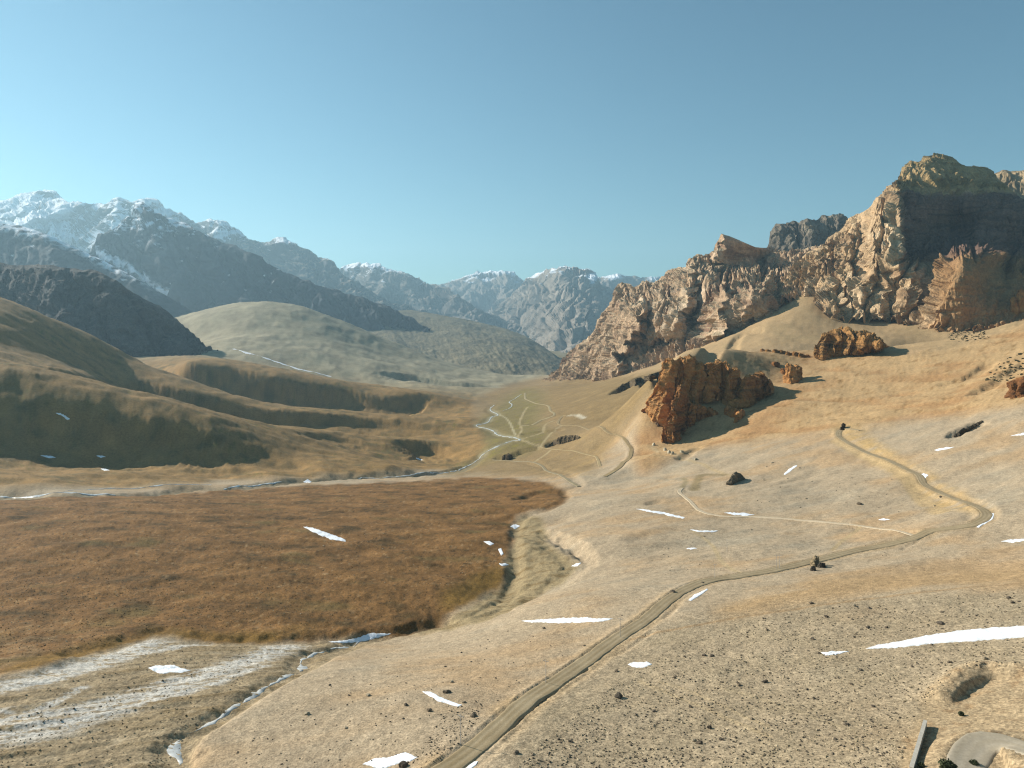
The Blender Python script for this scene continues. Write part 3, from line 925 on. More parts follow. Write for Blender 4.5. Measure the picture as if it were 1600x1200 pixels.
def rock_col(base, dark, pale, scree_c=None, scree_up=0.72):
    def f(i):
        n = noise_on(i, 140, 4, i['seed'] + 31)
        m = noise_on(i, 35, 3, i['seed'] + 35)
        c = np.ones(i['px'].shape + (3,)) * A(base)
        c = mixc(c, smooth(0.0, 0.45, n + 0.5 * i['lay']), A(dark))
        c = mixc(c, smooth(0.05, 0.5, -n + 0.3 * m + 0.3 * i['lay']) * 0.8, A(pale))
        if scree_c:
            c = mixc(c, smooth(scree_up - 0.06, scree_up + 0.06, i['up'] + 0.05 * m), A(scree_c))
        return c
    return f


def snow_on(c, i, mask):
    return mixc(c, mask, np.array([0.82, 0.85, 0.89]))


# far ranges at the head of the valley
def c_far(snowz, base='#8a8075', dark='#6f6a66', pale='#a2978a', patch=0.25):
    rc = rock_col(base, dark, pale, '#94897a', 0.80)

    def f(i):
        c = rc(i)
        z = i['P'][..., 2] / i['far']
        n = noise_on(i, 420, 5, i['seed'] + 51)
        m2 = noise_on(i, 130, 4, i['seed'] + 57)
        s = smooth(-40, 60, z - snowz + 450 * n + 120 * m2 + 500 * (i['up'] - 0.7)) * smooth(0.45, 0.62, i['up'] + 0.3 * m2)
        return snow_on(c, i, s * (i['v'] > 0.05))
    return f


relief('mountain', [(600, 470), (640, 452), (690, 450), (705, 447), (740, 435), (752, 432), (790, 431), (800, 430), (815, 440), (840, 440), (900, 436), (940, 434), (962, 431), (985, 438), (1005, 441), (1060, 436), (1140, 450)],
       [(600, 500), (700, 500), (800, 510), (1140, 540)], [(600, 470, 14500), (800, 430, 14500), (1000, 440, 13500), (1140, 450, 13000), (600, 500, 13000), (800, 510, 12000), (1140, 540, 12000)],
       [([(742, 435), (735, 480)], 500, 40, 20), ([(795, 431), (775, 500)], 700, 50, 25), ([(962, 431), (940, 500)], 600, 40, 25)],
       nc=330, nr=70, amp=240, wave=1300, crest_rough=0.85, far=1.3, flat=True, seed=3, facet=60, facet_w=420, gully=320, colour=c_far(900), back=(1500, 500), mat=M_far, lab='hazy snow-dusted range closing the far head of the valley', stretch=(1, 1, 0.6))
relief('mountain', [(760, 500), (790, 478), (815, 452), (835, 436), (850, 428), (862, 424), (872, 425), (884, 419), (895, 425), (910, 427), (918, 423), (926, 432), (940, 450), (960, 470), (1000, 490), (1060, 500)],
       [(760, 560), (830, 540), (900, 580), (1060, 600)],
       [(760, 500, 9800), (850, 428, 9500), (885, 420, 9300), (920, 425, 9300), (960, 470, 9300), (1060, 500, 9300), (760, 560, 8300), (830, 545, 7200), (870, 560, 6200), (900, 580, 5600), (1000, 590, 5600), (1060, 600, 5600), (850, 480, 8300), (880, 500, 7300), (930, 500, 7600)],
       [([(884, 420), (872, 460), (850, 520)], 500, 40, 20), ([(918, 424), (925, 470), (905, 570)], 700, 60, 18), ([(860, 425), (830, 470), (790, 520)], 380, 40, 25), ([(890, 470), (872, 560)], 350, 25, 14), ([(905, 480), (890, 575)], 250, 18, 10)],
       nc=340, nr=160, amp=170, wave=800, amp2=40, wave2=230, crest_rough=0.85, far=1.5, flat=True, seed=5, facet=30, facet_w=260, gully=330, lean=-0.2, stretch=(1, 1, 0.35), colour=c_far(640, '#9b9082', '#7d766e', '#b0a595'), back=(900, 500), mat=M_far, lab='tall hazy mountain with furrowed lit flanks at the end of the valley')
relief('mountain', [(480, 470), (520, 440), (540, 418), (552, 415), (572, 411), (590, 414), (602, 425), (625, 430), (650, 442), (690, 452), (720, 470), (760, 492), (820, 520), (880, 560)],
       [(480, 520), (640, 520), (760, 545), (880, 590)],
       [(480, 470, 9500), (572, 411, 9300), (650, 442, 8700), (720, 470, 8000), (820, 520, 7200), (880, 560, 6800), (480, 520, 8000), (640, 520, 7500), (760, 545, 6800), (880, 590, 6300)],
       [([(572, 412), (590, 450), (600, 500)], 400, 30, 40), ([(625, 430), (660, 490)], 350, 30, 40), ([(690, 455), (740, 520)], 300, 30, 40)],
       nc=320, nr=110, amp=130, wave=800, amp2=35, wave2=240, crest_rough=0.85, far=1.6, flat=True, seed=8, facet=30, facet_w=260, gully=220, lean=0.3, colour=c_far(640, '#66625c', '#53514d', '#78716a'), back=(900, 450), mat=M_far, lab='blue hazy peak with a snow-streaked top left of the valley head')
relief('mountain', [(280, 380), (308, 350), (318, 346), (328, 342), (345, 350), (365, 362), (390, 378), (408, 384), (425, 380), (445, 377), (462, 385), (485, 393), (505, 405), (512, 404), (530, 425), (560, 445), (600, 468), (660, 495), (720, 530)],
       [(280, 460), (450, 480), (600, 520), (720, 560)],
       [(280, 380, 7000), (330, 343, 6900), (445, 378, 6600), (510, 405, 6400), (600, 468, 5800), (720, 530, 5400), (280, 460, 6200), (450, 480, 5700), (600, 520, 5300), (720, 560, 5000)],
       [([(328, 343), (360, 420), (380, 460)], 260, 30, 40), ([(445, 378), (480, 430), (520, 480)], 300, 40, 50), ([(508, 405), (560, 470), (600, 510)], 260, 30, 40)],
       nc=380, nr=130, amp=90, wave=600, amp2=30, wave2=170, crest_rough=0.85, far=1.8, flat=True, seed=13, facet=18, facet_w=180, gully=170, lean=0.3, colour=c_far(780, '#565a5d', '#4a4f53', '#646564'), back=(700, 450), mat=M_far, lab='dark blue ridge with a small snowfield right of the snowy summits')


def c_snowpeak(i):
    c = c_far(9000, '#5a5753', '#4a4845', '#68645d')(i)
    px, py = i['px'], i['py']
    n = noise_on(i, 260, 5, 77)
    m2 = noise_on(i, 90, 4, 79)
    s = smooth(-0.06, 0.12, n * 0.9 + 0.4 * m2 + 0.08 + 0.9 * (i['up'] - 0.62)) * smooth(420, 380, py + 30 * n)
    s *= smooth(330, 250, px + 60 * n)
    field = blur(inpoly(px + 14 * m2, py + 8 * n, [(-330, 334), (0, 342), (50, 337), (104, 322), (114, 328), (96, 346), (72, 364), (30, 366), (-330, 362)]), 2)
    s = np.maximum(s, field * smooth(0.42, 0.2, m2))
    return snow_on(c, i, s)


relief('mountain', [(-320, 360), (-200, 340), (-80, 335), (0, 319), (20, 315), (40, 307), (55, 303), (70, 299), (82, 301), (95, 312), (105, 322), (120, 320), (145, 325), (165, 324), (180, 315), (195, 313), (205, 316), (217, 312), (230, 311), (240, 318), (255, 332), (275, 338), (300, 350), (340, 380), (400, 430)],
       [(-320, 430), (0, 400), (150, 420), (400, 470)],
       [(-320, 360, 7600), (70, 299, 7400), (120, 322, 6600), (230, 311, 6600), (300, 350, 6400), (400, 430, 6000), (-320, 430, 6000), (0, 400, 5700), (60, 350, 6200), (150, 420, 5500), (400, 470, 5400), (120, 360, 6300)],
       [([(70, 300), (40, 330), (0, 350)], 380, 50, 30), ([(105, 322), (70, 345), (20, 360)], 330, 50, 40), ([(185, 316), (180, 345), (160, 390)], 260, 30, 30), ([(230, 312), (240, 350), (200, 390)], 260, 30, 30)],
       nc=440, nr=120, amp=95, wave=560, amp2=34, wave2=150, crest_rough=0.85, far=1.8, flat=True, seed=17, facet=20, facet_w=180, gully=150, colour=c_snowpeak, back=(900, 450), mat=M_far, lab='snow-covered summits and snow bowl above the left ridges')


def c_main_left(i):
    c = rock_col('#4d5053', '#43474a', '#575959', '#535655', 0.86)(i)
    px, py = i['px'], i['py']
    n = noise_on(i, 170, 5, 87)
    m2 = noise_on(i, 55, 4, 89)
    s = smooth(0.16, 0.34, n * 0.8 + 0.7 * m2 + 0.30 * smooth(410, 330, py)) * smooth(405, 350, py + 20 * n) * smooth(0.35, 0.55, i['up'] + 0.3 * m2)
    d = np.abs((px - 160) * 0.55 - (py - 400)) / 9
    s = np.maximum(s, smooth(1.2, 0.5, d + 1.2 * np.abs(m2)) * (px < 270) * (px > 150) * smooth(-0.25, 0.1, m2 + 0.1))
    s = np.maximum(s, 0.8 * smooth(0.42, 0.52, m2 + 0.3 * n) * smooth(480, 420, py))
    return snow_on(c, i, s)


def c_slope(i):
    c = np.ones(i['px'].shape + (3,)) * A('#857a60')
    n, m = noise_on(i, 300, 4, 301), noise_on(i, 90, 4, 305)
    c = mixc(c, smooth(0.0, 0.4, n + 0.5 * m), A('#6b6450'))
    return mixc(c, smooth(0.1, 0.5, m - 0.5 * n) * 0.7, A('#938869'))


relief('hill', [(520, 500), (560, 492), (600, 487), (644, 485), (690, 493), (720, 498), (744, 503), (790, 514), (822, 526), (850, 543), (878, 563), (900, 580)],
       [(520, 600), (700, 600), (800, 603), (900, 602)],
       [(520, 500, 6900), (600, 487, 7100), (644, 485, 7200), (744, 503, 7000), (822, 526, 6500), (878, 563, 5600), (900, 580, 5200), (520, 600, 4250), (640, 600, 4250), (700, 600, 4250), (800, 603, 4200), (900, 602, 4200), (560, 560, 5000), (600, 516, 6050), (640, 560, 4950), (640, 520, 6050), (720, 550, 5200), (800, 560, 5000), (860, 580, 4700), (740, 525, 6000)],
       [([(700, 495), (760, 540), (800, 585)], 60, 60, 50), ([(790, 515), (830, 555), (850, 590)], 60, 40, 40)],
       nc=300, nr=120, amp=22, wave=420, amp2=8, wave2=120, seed=25, gully=26, lean=0.5, colour=c_slope, back=(1200, 300), mat=M_far, lab='long streaked olive slope falling to the right at the valley head', stretch=(1, 1, 0.5))

relief('mountain', [(140, 400), (160, 375), (175, 362), (190, 352), (205, 340), (212, 322), (222, 318), (232, 330), (240, 338), (262, 346), (290, 352), (320, 366), (350, 383), (372, 388), (395, 402), (420, 415), (450, 432), (490, 448), (520, 455), (560, 466), (600, 480), (640, 500), (670, 520)],
       [(140, 420), (230, 470), (310, 500), (400, 500), (500, 520), (600, 545), (670, 560)],
       [(140, 400, 4900), (222, 318, 5300), (290, 350, 5250), (372, 388, 5050), (450, 432, 4850), (560, 466, 4600), (670, 520, 4400), (140, 420, 4780), (230, 470, 4780), (310, 500, 4660), (400, 500, 4560), (500, 520, 4420), (600, 545, 4300), (670, 560, 4200), (250, 400, 5020), (400, 450, 4790)],
       [([(222, 318), (250, 390), (290, 470)], 170, 40, 60), ([(300, 352), (345, 420), (390, 490)], 190, 40, 60), ([(372, 388), (420, 440), (470, 500)], 150, 40, 50), ([(455, 432), (510, 480), (560, 520)], 130, 40, 50)],
       nc=380, nr=150, amp=60, wave=430, amp2=20, wave2=120, crest_rough=0.85, far=1.4, seed=23, facet=16, facet_w=160, gully=130, lean=0.3, colour=c_main_left, back=(600, 450), mat=M_far, lab='large dark pyramidal mountain with patchy snow behind the olive hill', stretch=(1, 1, 0.5))


def c_shoulder(i):
    c = rock_col('#525456', '#484b4e', '#5d5d5c')(i)
    px, py = i['px'], i['py']
    n = noise_on(i, 160, 4, 97)
    m2 = noise_on(i, 50, 4, 99)
    top = np.interp(px, [-320, 0, 60, 130, 200, 260, 310], [345, 350, 362, 392, 428, 462, 490])
    s = smooth(16, 4, (py - top) + 18 * m2 + 10 * n) * smooth(260, 200, px + 30 * n) * smooth(-0.15, 0.1, m2 + 0.12)
    s = np.maximum(s, smooth(0.40, 0.55, m2 + 0.4 * n) * 0.8)
    return snow_on(c, i, s)


relief('mountain', [(-320, 330), (-150, 340), (0, 350), (30, 353), (60, 362), (95, 377), (130, 393), (165, 410), (200, 429), (230, 446), (260, 463), (285, 478), (310, 492), (345, 520)],
       [(-320, 450), (0, 450), (150, 470), (250, 500), (345, 540)],
       [(-320, 330, 4300), (0, 350, 4200), (130, 393, 4050), (260, 463, 3850), (345, 520, 3700), (-320, 450, 3800), (0, 450, 3760), (150, 470, 3700), (250, 500, 3660), (345, 540, 3600)],
       [([(60, 362), (90, 420), (120, 470)], 60, 60, 60), ([(200, 430), (235, 470), (270, 510)], 70, 40, 40)],
       nc=330, nr=110, amp=26, wave=330, amp2=10, wave2=90, far=1.35, seed=29, gully=36, lean=0.3, colour=c_shoulder, back=(700, 300), mat=M_far, lab='smooth dark shoulder with a snow-edged crest on the left')
relief('mountain', [(-320, 400), (-100, 405), (0, 411), (25, 416), (50, 414), (80, 417), (100, 421), (115, 420), (130, 424), (148, 423), (160, 428), (172, 436), (190, 448), (205, 458), (225, 470), (248, 478), (262, 490), (280, 505), (295, 520), (312, 540), (340, 552)],
       [(-320, 560), (0, 560), (130, 545), (200, 555), (270, 560), (312, 560), (340, 560)],
       [(-320, 400, 2900), (0, 411, 2850), (148, 423, 2780), (225, 470, 2740), (312, 540, 2700), (340, 552, 2680), (-320, 560, 2350), (0, 560, 2380), (130, 548, 2420), (200, 555, 2480), (270, 560, 2560), (340, 560, 2620), (80, 480, 2600)],
       [([(60, 415), (90, 480), (120, 540)], 70, 40, 50), ([(150, 424), (190, 490), (220, 550)], 80, 40, 50), ([(225, 470), (250, 520), (275, 556)], 50, 25, 35)],
       nc=320, nr=120, amp=38, wave=240, amp2=12, wave2=60, flat=True, seed=33, facet=8, facet_w=70, gully=50, lean=0.3, stretch=(1, 1, 0.35), colour=rock_col('#5a5854', '#4a4a49', '#6e665d', '#636059', 0.86), back=(400, 260), mat=M_rock, lab='dark brown rocky spur behind the grassy left hillside')

# right side: cliffs, peak and the ranges behind them
relief('mountain', [(1130, 420), (1190, 400), (1200, 384), (1206, 362), (1214, 352), (1228, 352), (1238, 349), (1250, 350), (1262, 344), (1275, 346), (1286, 339), (1300, 340), (1312, 336), (1322, 343), (1345, 350), (1420, 360)],
       [(1130, 440), (1200, 440), (1420, 440)],
       [(1130, 420, 3500), (1214, 352, 3500), (1312, 336, 3500), (1420, 360, 3500), (1130, 440, 3200), (1200, 440, 3150), (1300, 440, 3150), (1420, 440, 3100)],
       [([(1214, 352), (1222, 400)], 60, 20, 25), ([(1262, 344), (1270, 400)], 60, 20, 25), ([(1312, 337), (1318, 400)], 60, 20, 25)],
       nc=300, nr=90, amp=40, wave=110, amp2=8, wave2=40, seed=37, flat=True, facet=12, facet_w=60, gully=50, crest_rough=0.7, stretch=(1, 1, 0.25), colour=rock_col('#7b7060', '#5d574e', '#a79b86'), back=(500, 350), mat=M_rock, lab='dark jagged peaks behind the cliffs, left of the high summit')
relief('mountain', [(1500, 300), (1540, 280), (1556, 272), (1566, 268), (1580, 269), (1600, 266), (1640, 262), (1750, 250), (1990, 260)],
       [(1500, 360), (1990, 360)],
       [(1500, 300, 3000), (1566, 268, 3000), (1750, 250, 2900), (1990, 260, 2800), (1500, 360, 2800), (1990, 360, 2500)],
       [], nc=240, nr=60, amp=34, wave=80, amp2=10, wave2=30, seed=39, flat=True, gully=24, stretch=(1, 1, 0.2), facet=10, facet_w=40, colour=rock_col('#b39b77', '#8f7a5c', '#c9b28c'), back=(400, 300), mat=M_rock, lab='pale ribbed crest peeking out behind the right summit')


def c_cliff(i):
    c = rock_col('#c4a685', '#9a7e64', '#dcc4a6', '#bba583', 0.78)(i)
    red = smooth(0.1, 0.4, noise_on(i, 180, 3, 203)) * smooth(0.7, 0.5, i['up'])
    return mixc(c, red * 0.6, A('#94705a'))


relief('mountain', [(840, 600), (866, 592), (880, 575), (892, 555), (905, 542), (925, 526), (935, 510), (945, 492), (955, 478), (962, 462), (968, 444), (980, 446), (992, 452), (1002, 446), (1010, 443), (1020, 447), (1032, 441), (1042, 432), (1052, 424), (1062, 420), (1074, 420), (1082, 408), (1088, 401), (1098, 402), (1106, 399), (1113, 394), (1120, 378), (1127, 366), (1140, 370), (1160, 378), (1180, 386), (1200, 388), (1230, 395), (1270, 390), (1330, 380)],
       [(840, 606), (880, 596), (920, 592), (950, 590), (1000, 582), (1050, 562), (1100, 541), (1150, 517), (1200, 488), (1260, 455), (1330, 440)],
       [(840, 600, 3300), (866, 592, 3050), (905, 542, 3000), (945, 492, 2900), (968, 444, 2800), (1010, 443, 2720), (1062, 420, 2620), (1090, 401, 2560), (1127, 366, 2560), (1160, 378, 2590), (1186, 386, 2620), (1150, 415, 2540), (1186, 418, 2600), (1200, 388, 2720), (1270, 390, 2700), (1330, 380, 2700),
        (840, 606, 3200), (880, 594, 2820), (920, 592, 2560), (950, 590, 2420), (1000, 582, 2240), (1050, 562, 2130), (1100, 541, 2060), (1150, 517, 2000), (1200, 488, 1990), (1260, 455, 2010), (1330, 440, 2100),
        (940, 540, 2660), (985, 500, 2480), (1030, 470, 2420), (1000, 540, 2360), (1060, 500, 2280), (1100, 460, 2230), (1150, 440, 2230), (1180, 425, 2320), (1200, 440, 2180), (1250, 425, 2260), (1120, 410, 2420), (960, 480, 2750)],
       [([(930, 520), (905, 590)], 60, 30, 14), ([(968, 446), (975, 478)], 50, 25, 12), ([(1004, 446), (1008, 475)], 40, 22, 10),
        ([(1012, 480), (985, 520), (958, 588)], 190, 60, 16), ([(1035, 455), (1030, 500), (1022, 530)], 80, 26, 14), ([(1000, 535), (990, 575)], 70, 20, 12), ([(1090, 402), (1076, 450), (1056, 515)], 170, 48, 20), ([(1108, 425), (1100, 470)], 70, 24, 14), ([(1128, 368), (1126, 400)], 150, 14, 55),
        ([(1136, 452), (1128, 480), (1118, 525)], 130, 36, 16), ([(1172, 455), (1160, 500)], 80, 26, 12), ([(1200, 432), (1190, 480)], 80, 26, 14)],
       nc=600, nr=230, amp=34, wave=130, amp2=9, wave2=26, strat=2.5, strat_h=24, seed=43, flat=True, facet=9, facet_w=30, crest_rough=0.7, gully=100, lean=-0.25, steep=1.9, damp=[([(1127, 362), (1190, 384), (1192, 418), (1150, 420), (1128, 408)], 0.2)], colour=c_cliff, back=(450, 300), mat=M_rock, lab='long wall of beige cliffs and buttresses above the scree', stretch=(1, 1, 0.22))


def c_peak(i):
    c = rock_col('#c6a780', '#9c7e5e', '#dfc4a0', '#bea37f', 0.8)(i)
    px, py = i['px'], i['py']
    n = noise_on(i, 120, 3, 223)
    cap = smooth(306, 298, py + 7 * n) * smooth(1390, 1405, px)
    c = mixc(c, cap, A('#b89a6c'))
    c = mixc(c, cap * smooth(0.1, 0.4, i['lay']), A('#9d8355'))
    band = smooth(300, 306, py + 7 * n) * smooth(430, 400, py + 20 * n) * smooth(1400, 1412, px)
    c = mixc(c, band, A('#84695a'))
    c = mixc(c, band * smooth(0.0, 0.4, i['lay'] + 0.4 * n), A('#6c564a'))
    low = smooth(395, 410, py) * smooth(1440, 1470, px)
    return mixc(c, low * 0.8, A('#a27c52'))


relief('mountain', [(1130, 500), (1180, 470), (1215, 445), (1240, 425), (1262, 404), (1280, 392), (1300, 374), (1318, 356), (1332, 342), (1350, 330), (1368, 316), (1385, 300), (1396, 290), (1405, 276), (1414, 262), (1422, 255), (1436, 255), (1444, 249), (1455, 244), (1468, 243), (1482, 247), (1496, 256), (1510, 262), (1518, 260), (1530, 263), (1542, 264), (1550, 272), (1562, 288), (1580, 298), (1600, 312), (1650, 322), (1750, 330), (1990, 320)],
       [(1130, 520), (1180, 500), (1230, 478), (1270, 462), (1300, 488), (1340, 492), (1380, 484), (1420, 492), (1470, 502), (1520, 502), (1570, 497), (1620, 488), (1990, 430)],
       [(1130, 500, 2060), (1215, 445, 2060), (1262, 404, 2120), (1332, 342, 2160), (1396, 290, 2150), (1436, 255, 2250), (1468, 243, 2300), (1540, 264, 2320), (1600, 312, 2150), (1750, 330, 2000), (1990, 320, 1900),
        (1130, 520, 1990), (1180, 500, 1980), (1270, 462, 1960), (1300, 488, 1830), (1380, 484, 1800), (1420, 492, 1750), (1470, 502, 1650), (1520, 502, 1600), (1570, 497, 1570), (1620, 488, 1530), (1990, 430, 1500),
        (1300, 430, 1990), (1350, 400, 1960), (1350, 450, 1880), (1406, 300, 2080), (1408, 360, 1960), (1405, 420, 1850), (1425, 300, 2090), (1450, 320, 2060), (1520, 310, 2110), (1440, 380, 2010), (1500, 380, 2010), (1580, 380, 1980), (1580, 330, 2060), (1440, 430, 1850), (1700, 400, 1800), (1485, 408, 1740), (1530, 398, 1750), (1590, 428, 1720), (1475, 450, 1655), (1540, 450, 1660), (1600, 460, 1640), (1500, 480, 1615), (1560, 480, 1600), (1500, 384, 1930), (1585, 412, 1860), (1640, 440, 1640)],
       [([(1408, 292), (1408, 360), (1400, 425)], 70, 60, 8), ([(1330, 345), (1320, 400), (1300, 480)], 60, 45, 22), ([(1368, 318), (1360, 380), (1348, 470)], 60, 40, 20), ([(1290, 385), (1275, 430)], 50, 40, 20), ([(1385, 440), (1375, 485)], 50, 25, 12),
        ([(1500, 395), (1468, 440), (1466, 500)], 45, 48, 130), ([(1516, 262), (1520, 330)], 25, 30, 8), ([(1425, 420), (1415, 480)], 60, 35, 14)],
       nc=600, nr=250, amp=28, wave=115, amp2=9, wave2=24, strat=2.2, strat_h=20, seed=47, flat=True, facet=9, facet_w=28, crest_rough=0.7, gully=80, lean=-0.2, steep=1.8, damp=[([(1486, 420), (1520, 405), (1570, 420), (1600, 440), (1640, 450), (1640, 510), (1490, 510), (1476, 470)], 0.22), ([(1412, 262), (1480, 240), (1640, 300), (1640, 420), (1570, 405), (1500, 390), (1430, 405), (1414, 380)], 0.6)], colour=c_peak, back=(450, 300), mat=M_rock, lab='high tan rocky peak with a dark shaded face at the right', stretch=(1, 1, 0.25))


# ------------------------------------------------------------------ roads, tracks and streams
def ribbon(name, l, width, lab, cat, mat, c0, c1=None, lift=0.05, ruts=True, wvar=0.08, seed=1):
    n = len(l)
    tan = np.gradient(l[:, :2], axis=0)
    tan /= np.linalg.norm(tan, axis=1)[:, None] + 1e-9
    nor = np.c_[-tan[:, 1], tan[:, 0]]
    off = np.r_[-1.2, -1.0, np.linspace(-0.88, 0.88, 15), 1.0, 1.2]
    drop = np.r_[-0.6, -0.05, 0.018 * np.cos(np.linspace(-0.88, 0.88, 15) * 9.0), -0.05, -0.6]
    s_ = np.arange(n) * 0.13
    wv = width / 2 * (1 + wvar * fbm2(s_, s_ * 0 + seed, 3, 3) * 2)
    V = np.empty((n, len(off), 3))
    for k, (o, d) in enumerate(zip(off, drop)):
        w = wv * (1 + (0.10 * n2(s_ * 3, s_ * 0 + 5 * k) if abs(o) >= 1 else 0) + (0.12 * n2(s_ * 1.1, s_ * 0 + (1.5 if o > 0 else 9.5)) if abs(o) >= 0.8 else 0))
        V[:, k, :2] = l[:, :2] + nor * (o * w)[:, None]
        V[:, k, 2] = l[:, 2] + lift + d * min(1.0, width / 4)
    c0 = np.asarray(c0); c1 = c0 if c1 is None else np.asarray(c1)
    f = 0.45 + 0.27 * np.cos(off * 9.0 + 3.1) * (np.abs(off) < 0.95)
    mixn = np.clip(f[None, :] + 0.45 * fbm2(V[..., 0] / 9, V[..., 1] / 9, 3, 4) + 0.4 * fbm2(s_[:, None] * 0.5 + 0 * off[None], off[None] * 4 + 0 * s_[:, None], 3, 8), 0, 1)
    cc = c0 * (1 - mixn[..., None]) + c1 * mixn[..., None]
    o = new_obj(name, V.reshape(-1, 3), grid_faces(n, len(off)), mat, cc.reshape(-1, 3))
    tag(o, lab, cat, kind='structure')
    return o


def on_ground(l, sm=5):
    l = l.copy()
    l[:, 2] = smooth_line(gz(l[:, 0], l[:, 1]), sm)
    return l


ribbon('road', l_road, 5.4, 'wide dirt road climbing from the bottom edge to a hairpin on the gravel slope', 'road', M_road, A('#a08c6a'), A('#c0ac8a'))
ribbon('track', l_track, 3.2, 'narrow pale track joining the dirt road below the hairpin', 'track', M_road, A('#cdb898'), A('#d8c6a8'), lift=0.12)
ribbon('track', l_v1, 5.0, 'pale winding track far down the valley floor', 'track', M_road, A('#ab9a74'), A('#bdab86'), lift=0.3)
ribbon('track', l_v2, 5.0, 'track curving around the foot of the orange slope', 'track', M_road, A('#a58f69'), A('#baa37a'), lift=0.25)
ribbon('track', l_v3, 3.6, 'short straight track above the grassy valley bottom', 'track', M_road, A('#b09a72'), A('#bfa97f'), lift=0.25)
ribbon('track', l_v4, 4.2, 'grey track beside the stream junction', 'track', M_road, A('#9a8b6d'), A('#aa9b7c'), lift=0.25)
ribbon('road', l_loop, 6.5, 'pale gravel road bend in the lower right corner', 'road', M_road, A('#b3a58d'), A('#beb19b'))


def stream(name, l, width, lab, wvar, lift, mat, parts=None, seed=3):
    n = len(l)
    l = on_ground(l, 3)
    tan = np.gradient(l[:, :2], axis=0)
    tan /= np.linalg.norm(tan, axis=1)[:, None] + 1e-9
    nor = np.c_[-tan[:, 1], tan[:, 0]]
    s_ = np.r_[0, np.cumsum(np.linalg.norm(np.diff(l[:, :2], axis=0), axis=1))]
    w = width / 2 * np.clip(0.7 + wvar * fbm2(s_ / (width * 5), s_ * 0 + seed, 3, 9) * 1.6, 0.0, 2.5)
    V = np.empty((n, 5, 3))
    for k, o in enumerate((-1.25, -0.9, 0, 0.9, 1.25)):
        q = l[:, :2] + nor * (o * w * (1 + 0.25 * n2(s_ / width, s_ * 0 + 7 * k)))[:, None]
        V[:, k, :2] = q
        V[:, k, 2] = np.minimum(gz(q[:, 0], q[:, 1]), l[:, 2] + 0.2) + (lift if abs(o) < 1 else -0.35)
    o = new_obj(name, V.reshape(-1, 3), grid_faces(n, 5), mat, np.ones((5 * n, 3)) * 0.8)
    tag(o, lab, 'stream', kind='structure')
    return o


stream('stream', resample(hits(ravine_stream_px[:13]), 0.6), 1.9, 'narrow icy stream winding along the edge of the stony bed', 1.5, 0.05, M_ice)
stream('stream', resample(hits([(0, 776), (60, 774), (130, 772), (180, 774)]), 2.0), 4.5, 'whitish stream at the far edge of the brown plateau', 1.0, 0.25, M_ice)
stream('stream', resample(hits([(100, 768), (160, 764), (230, 761), (330, 757)]), 2.0), 2.2, 'second thin strand above the whitish stream', 1.3, 0.25, M_ice)
stream('stream', resample(hits([(350, 765), (390, 760), (440, 753)]), 2.0), 3.2, 'stream strand under the dark bank', 1.2, 0.25, M_ice)
stream('stream', resample(hits([(560, 748), (640, 743), (700, 738), (735, 726), (752, 712)]), 2.0), 3.0, 'stream running to the junction below the terraces', 0.9, 0.25, M_ice)
stream('stream', resample(hits(valley_stream_px), 2.5), 3.4, 'meandering pale stream on the green valley floor', 1.3, 0.3, M_ice)
stream('stream', resample(hits([(786, 642), (800, 634), (796, 628), (806, 622), (815, 616)]), 3), 3.2, 'upper strand of the valley stream', 1.1, 0.4, M_ice)


# ------------------------------------------------------------------ snow patches
def snow_patch(poly, lab, thick=0.16, group='snow patches lying on the slopes', name='snow_patch'):
    poly = np.array(poly, float)
    i, j = poly[:, 0].argmin(), poly[:, 0].argmax()
    n = len(poly)
    a = [poly[(i + k) % n] for k in range(((j - i) % n) + 1)]
    b = [poly[(i - k) % n] for k in range(((i - j) % n) + 1)]
    a, b = np.array(a), np.array(b)
    L_ = poly[:, 0].max() - poly[:, 0].min()
    nc = int(np.clip(L_ * 0.9, 14, 130))
    nr = 13
    xs = np.linspace(poly[:, 0].min() + 0.01, poly[:, 0].max() - 0.01, nc)
    ya, yb = np.interp(xs, a[:, 0], a[:, 1]), np.interp(xs, b[:, 0], b[:, 1])
    th = np.abs(ya - yb)
    s1 = int(poly[0, 0] * 7 + poly[0, 1])
    jt = np.minimum(0.35 * th, 2.0) * fbm2(xs / 16.0, xs * 0 + s1 + 0.37, 3, 5) + np.minimum(0.3 * th, 0.9) * n2(xs / 3.7, xs * 0 + s1 + 0.61)
    jb = np.minimum(0.35 * th, 2.0) * fbm2(xs / 16.0, xs * 0 + s1 + 50.37, 3, 5) + np.minimum(0.3 * th, 0.9) * n2(xs / 4.3, xs * 0 + s1 + 70.61)
    ya, yb = ya + jt, yb + jb
    V = np.empty((nr, nc, 3))
    for r, v in enumerate(np.linspace(0, 1, nr)):
        for c in range(nc):
            V[r, c] = hit(xs[c], ya[c] * (1 - v) + yb[c] * v)
    prof = np.sqrt(np.clip(1 - (2 * np.linspace(0, 1, nr) - 1) ** 2, 0, 1))[:, None] * np.sqrt(np.clip(1 - (2 * np.linspace(0, 1, nc) - 1) ** 6, 0, 1))[None, :]
    V[..., 2] = gz(V[..., 0], V[..., 1]) - 0.15 + (thick + 0.15) * prof ** 0.6
    dirt = smooth(0.75, 0.25, prof + 0.35 * fbm2(V[..., 0] / 3, V[..., 1] / 3, 3, 19)) * 0.7
    cs = mixc(np.ones((nr, nc, 3)) * np.array([0.84, 0.86, 0.88]), dirt, np.array([0.50, 0.45, 0.38]))
    o = new_obj(name, V.reshape(-1, 3), grid_faces(nr, nc), M_snow, cs.reshape(-1, 3))
    tag(o, lab, 'snow patch', group)
    return o


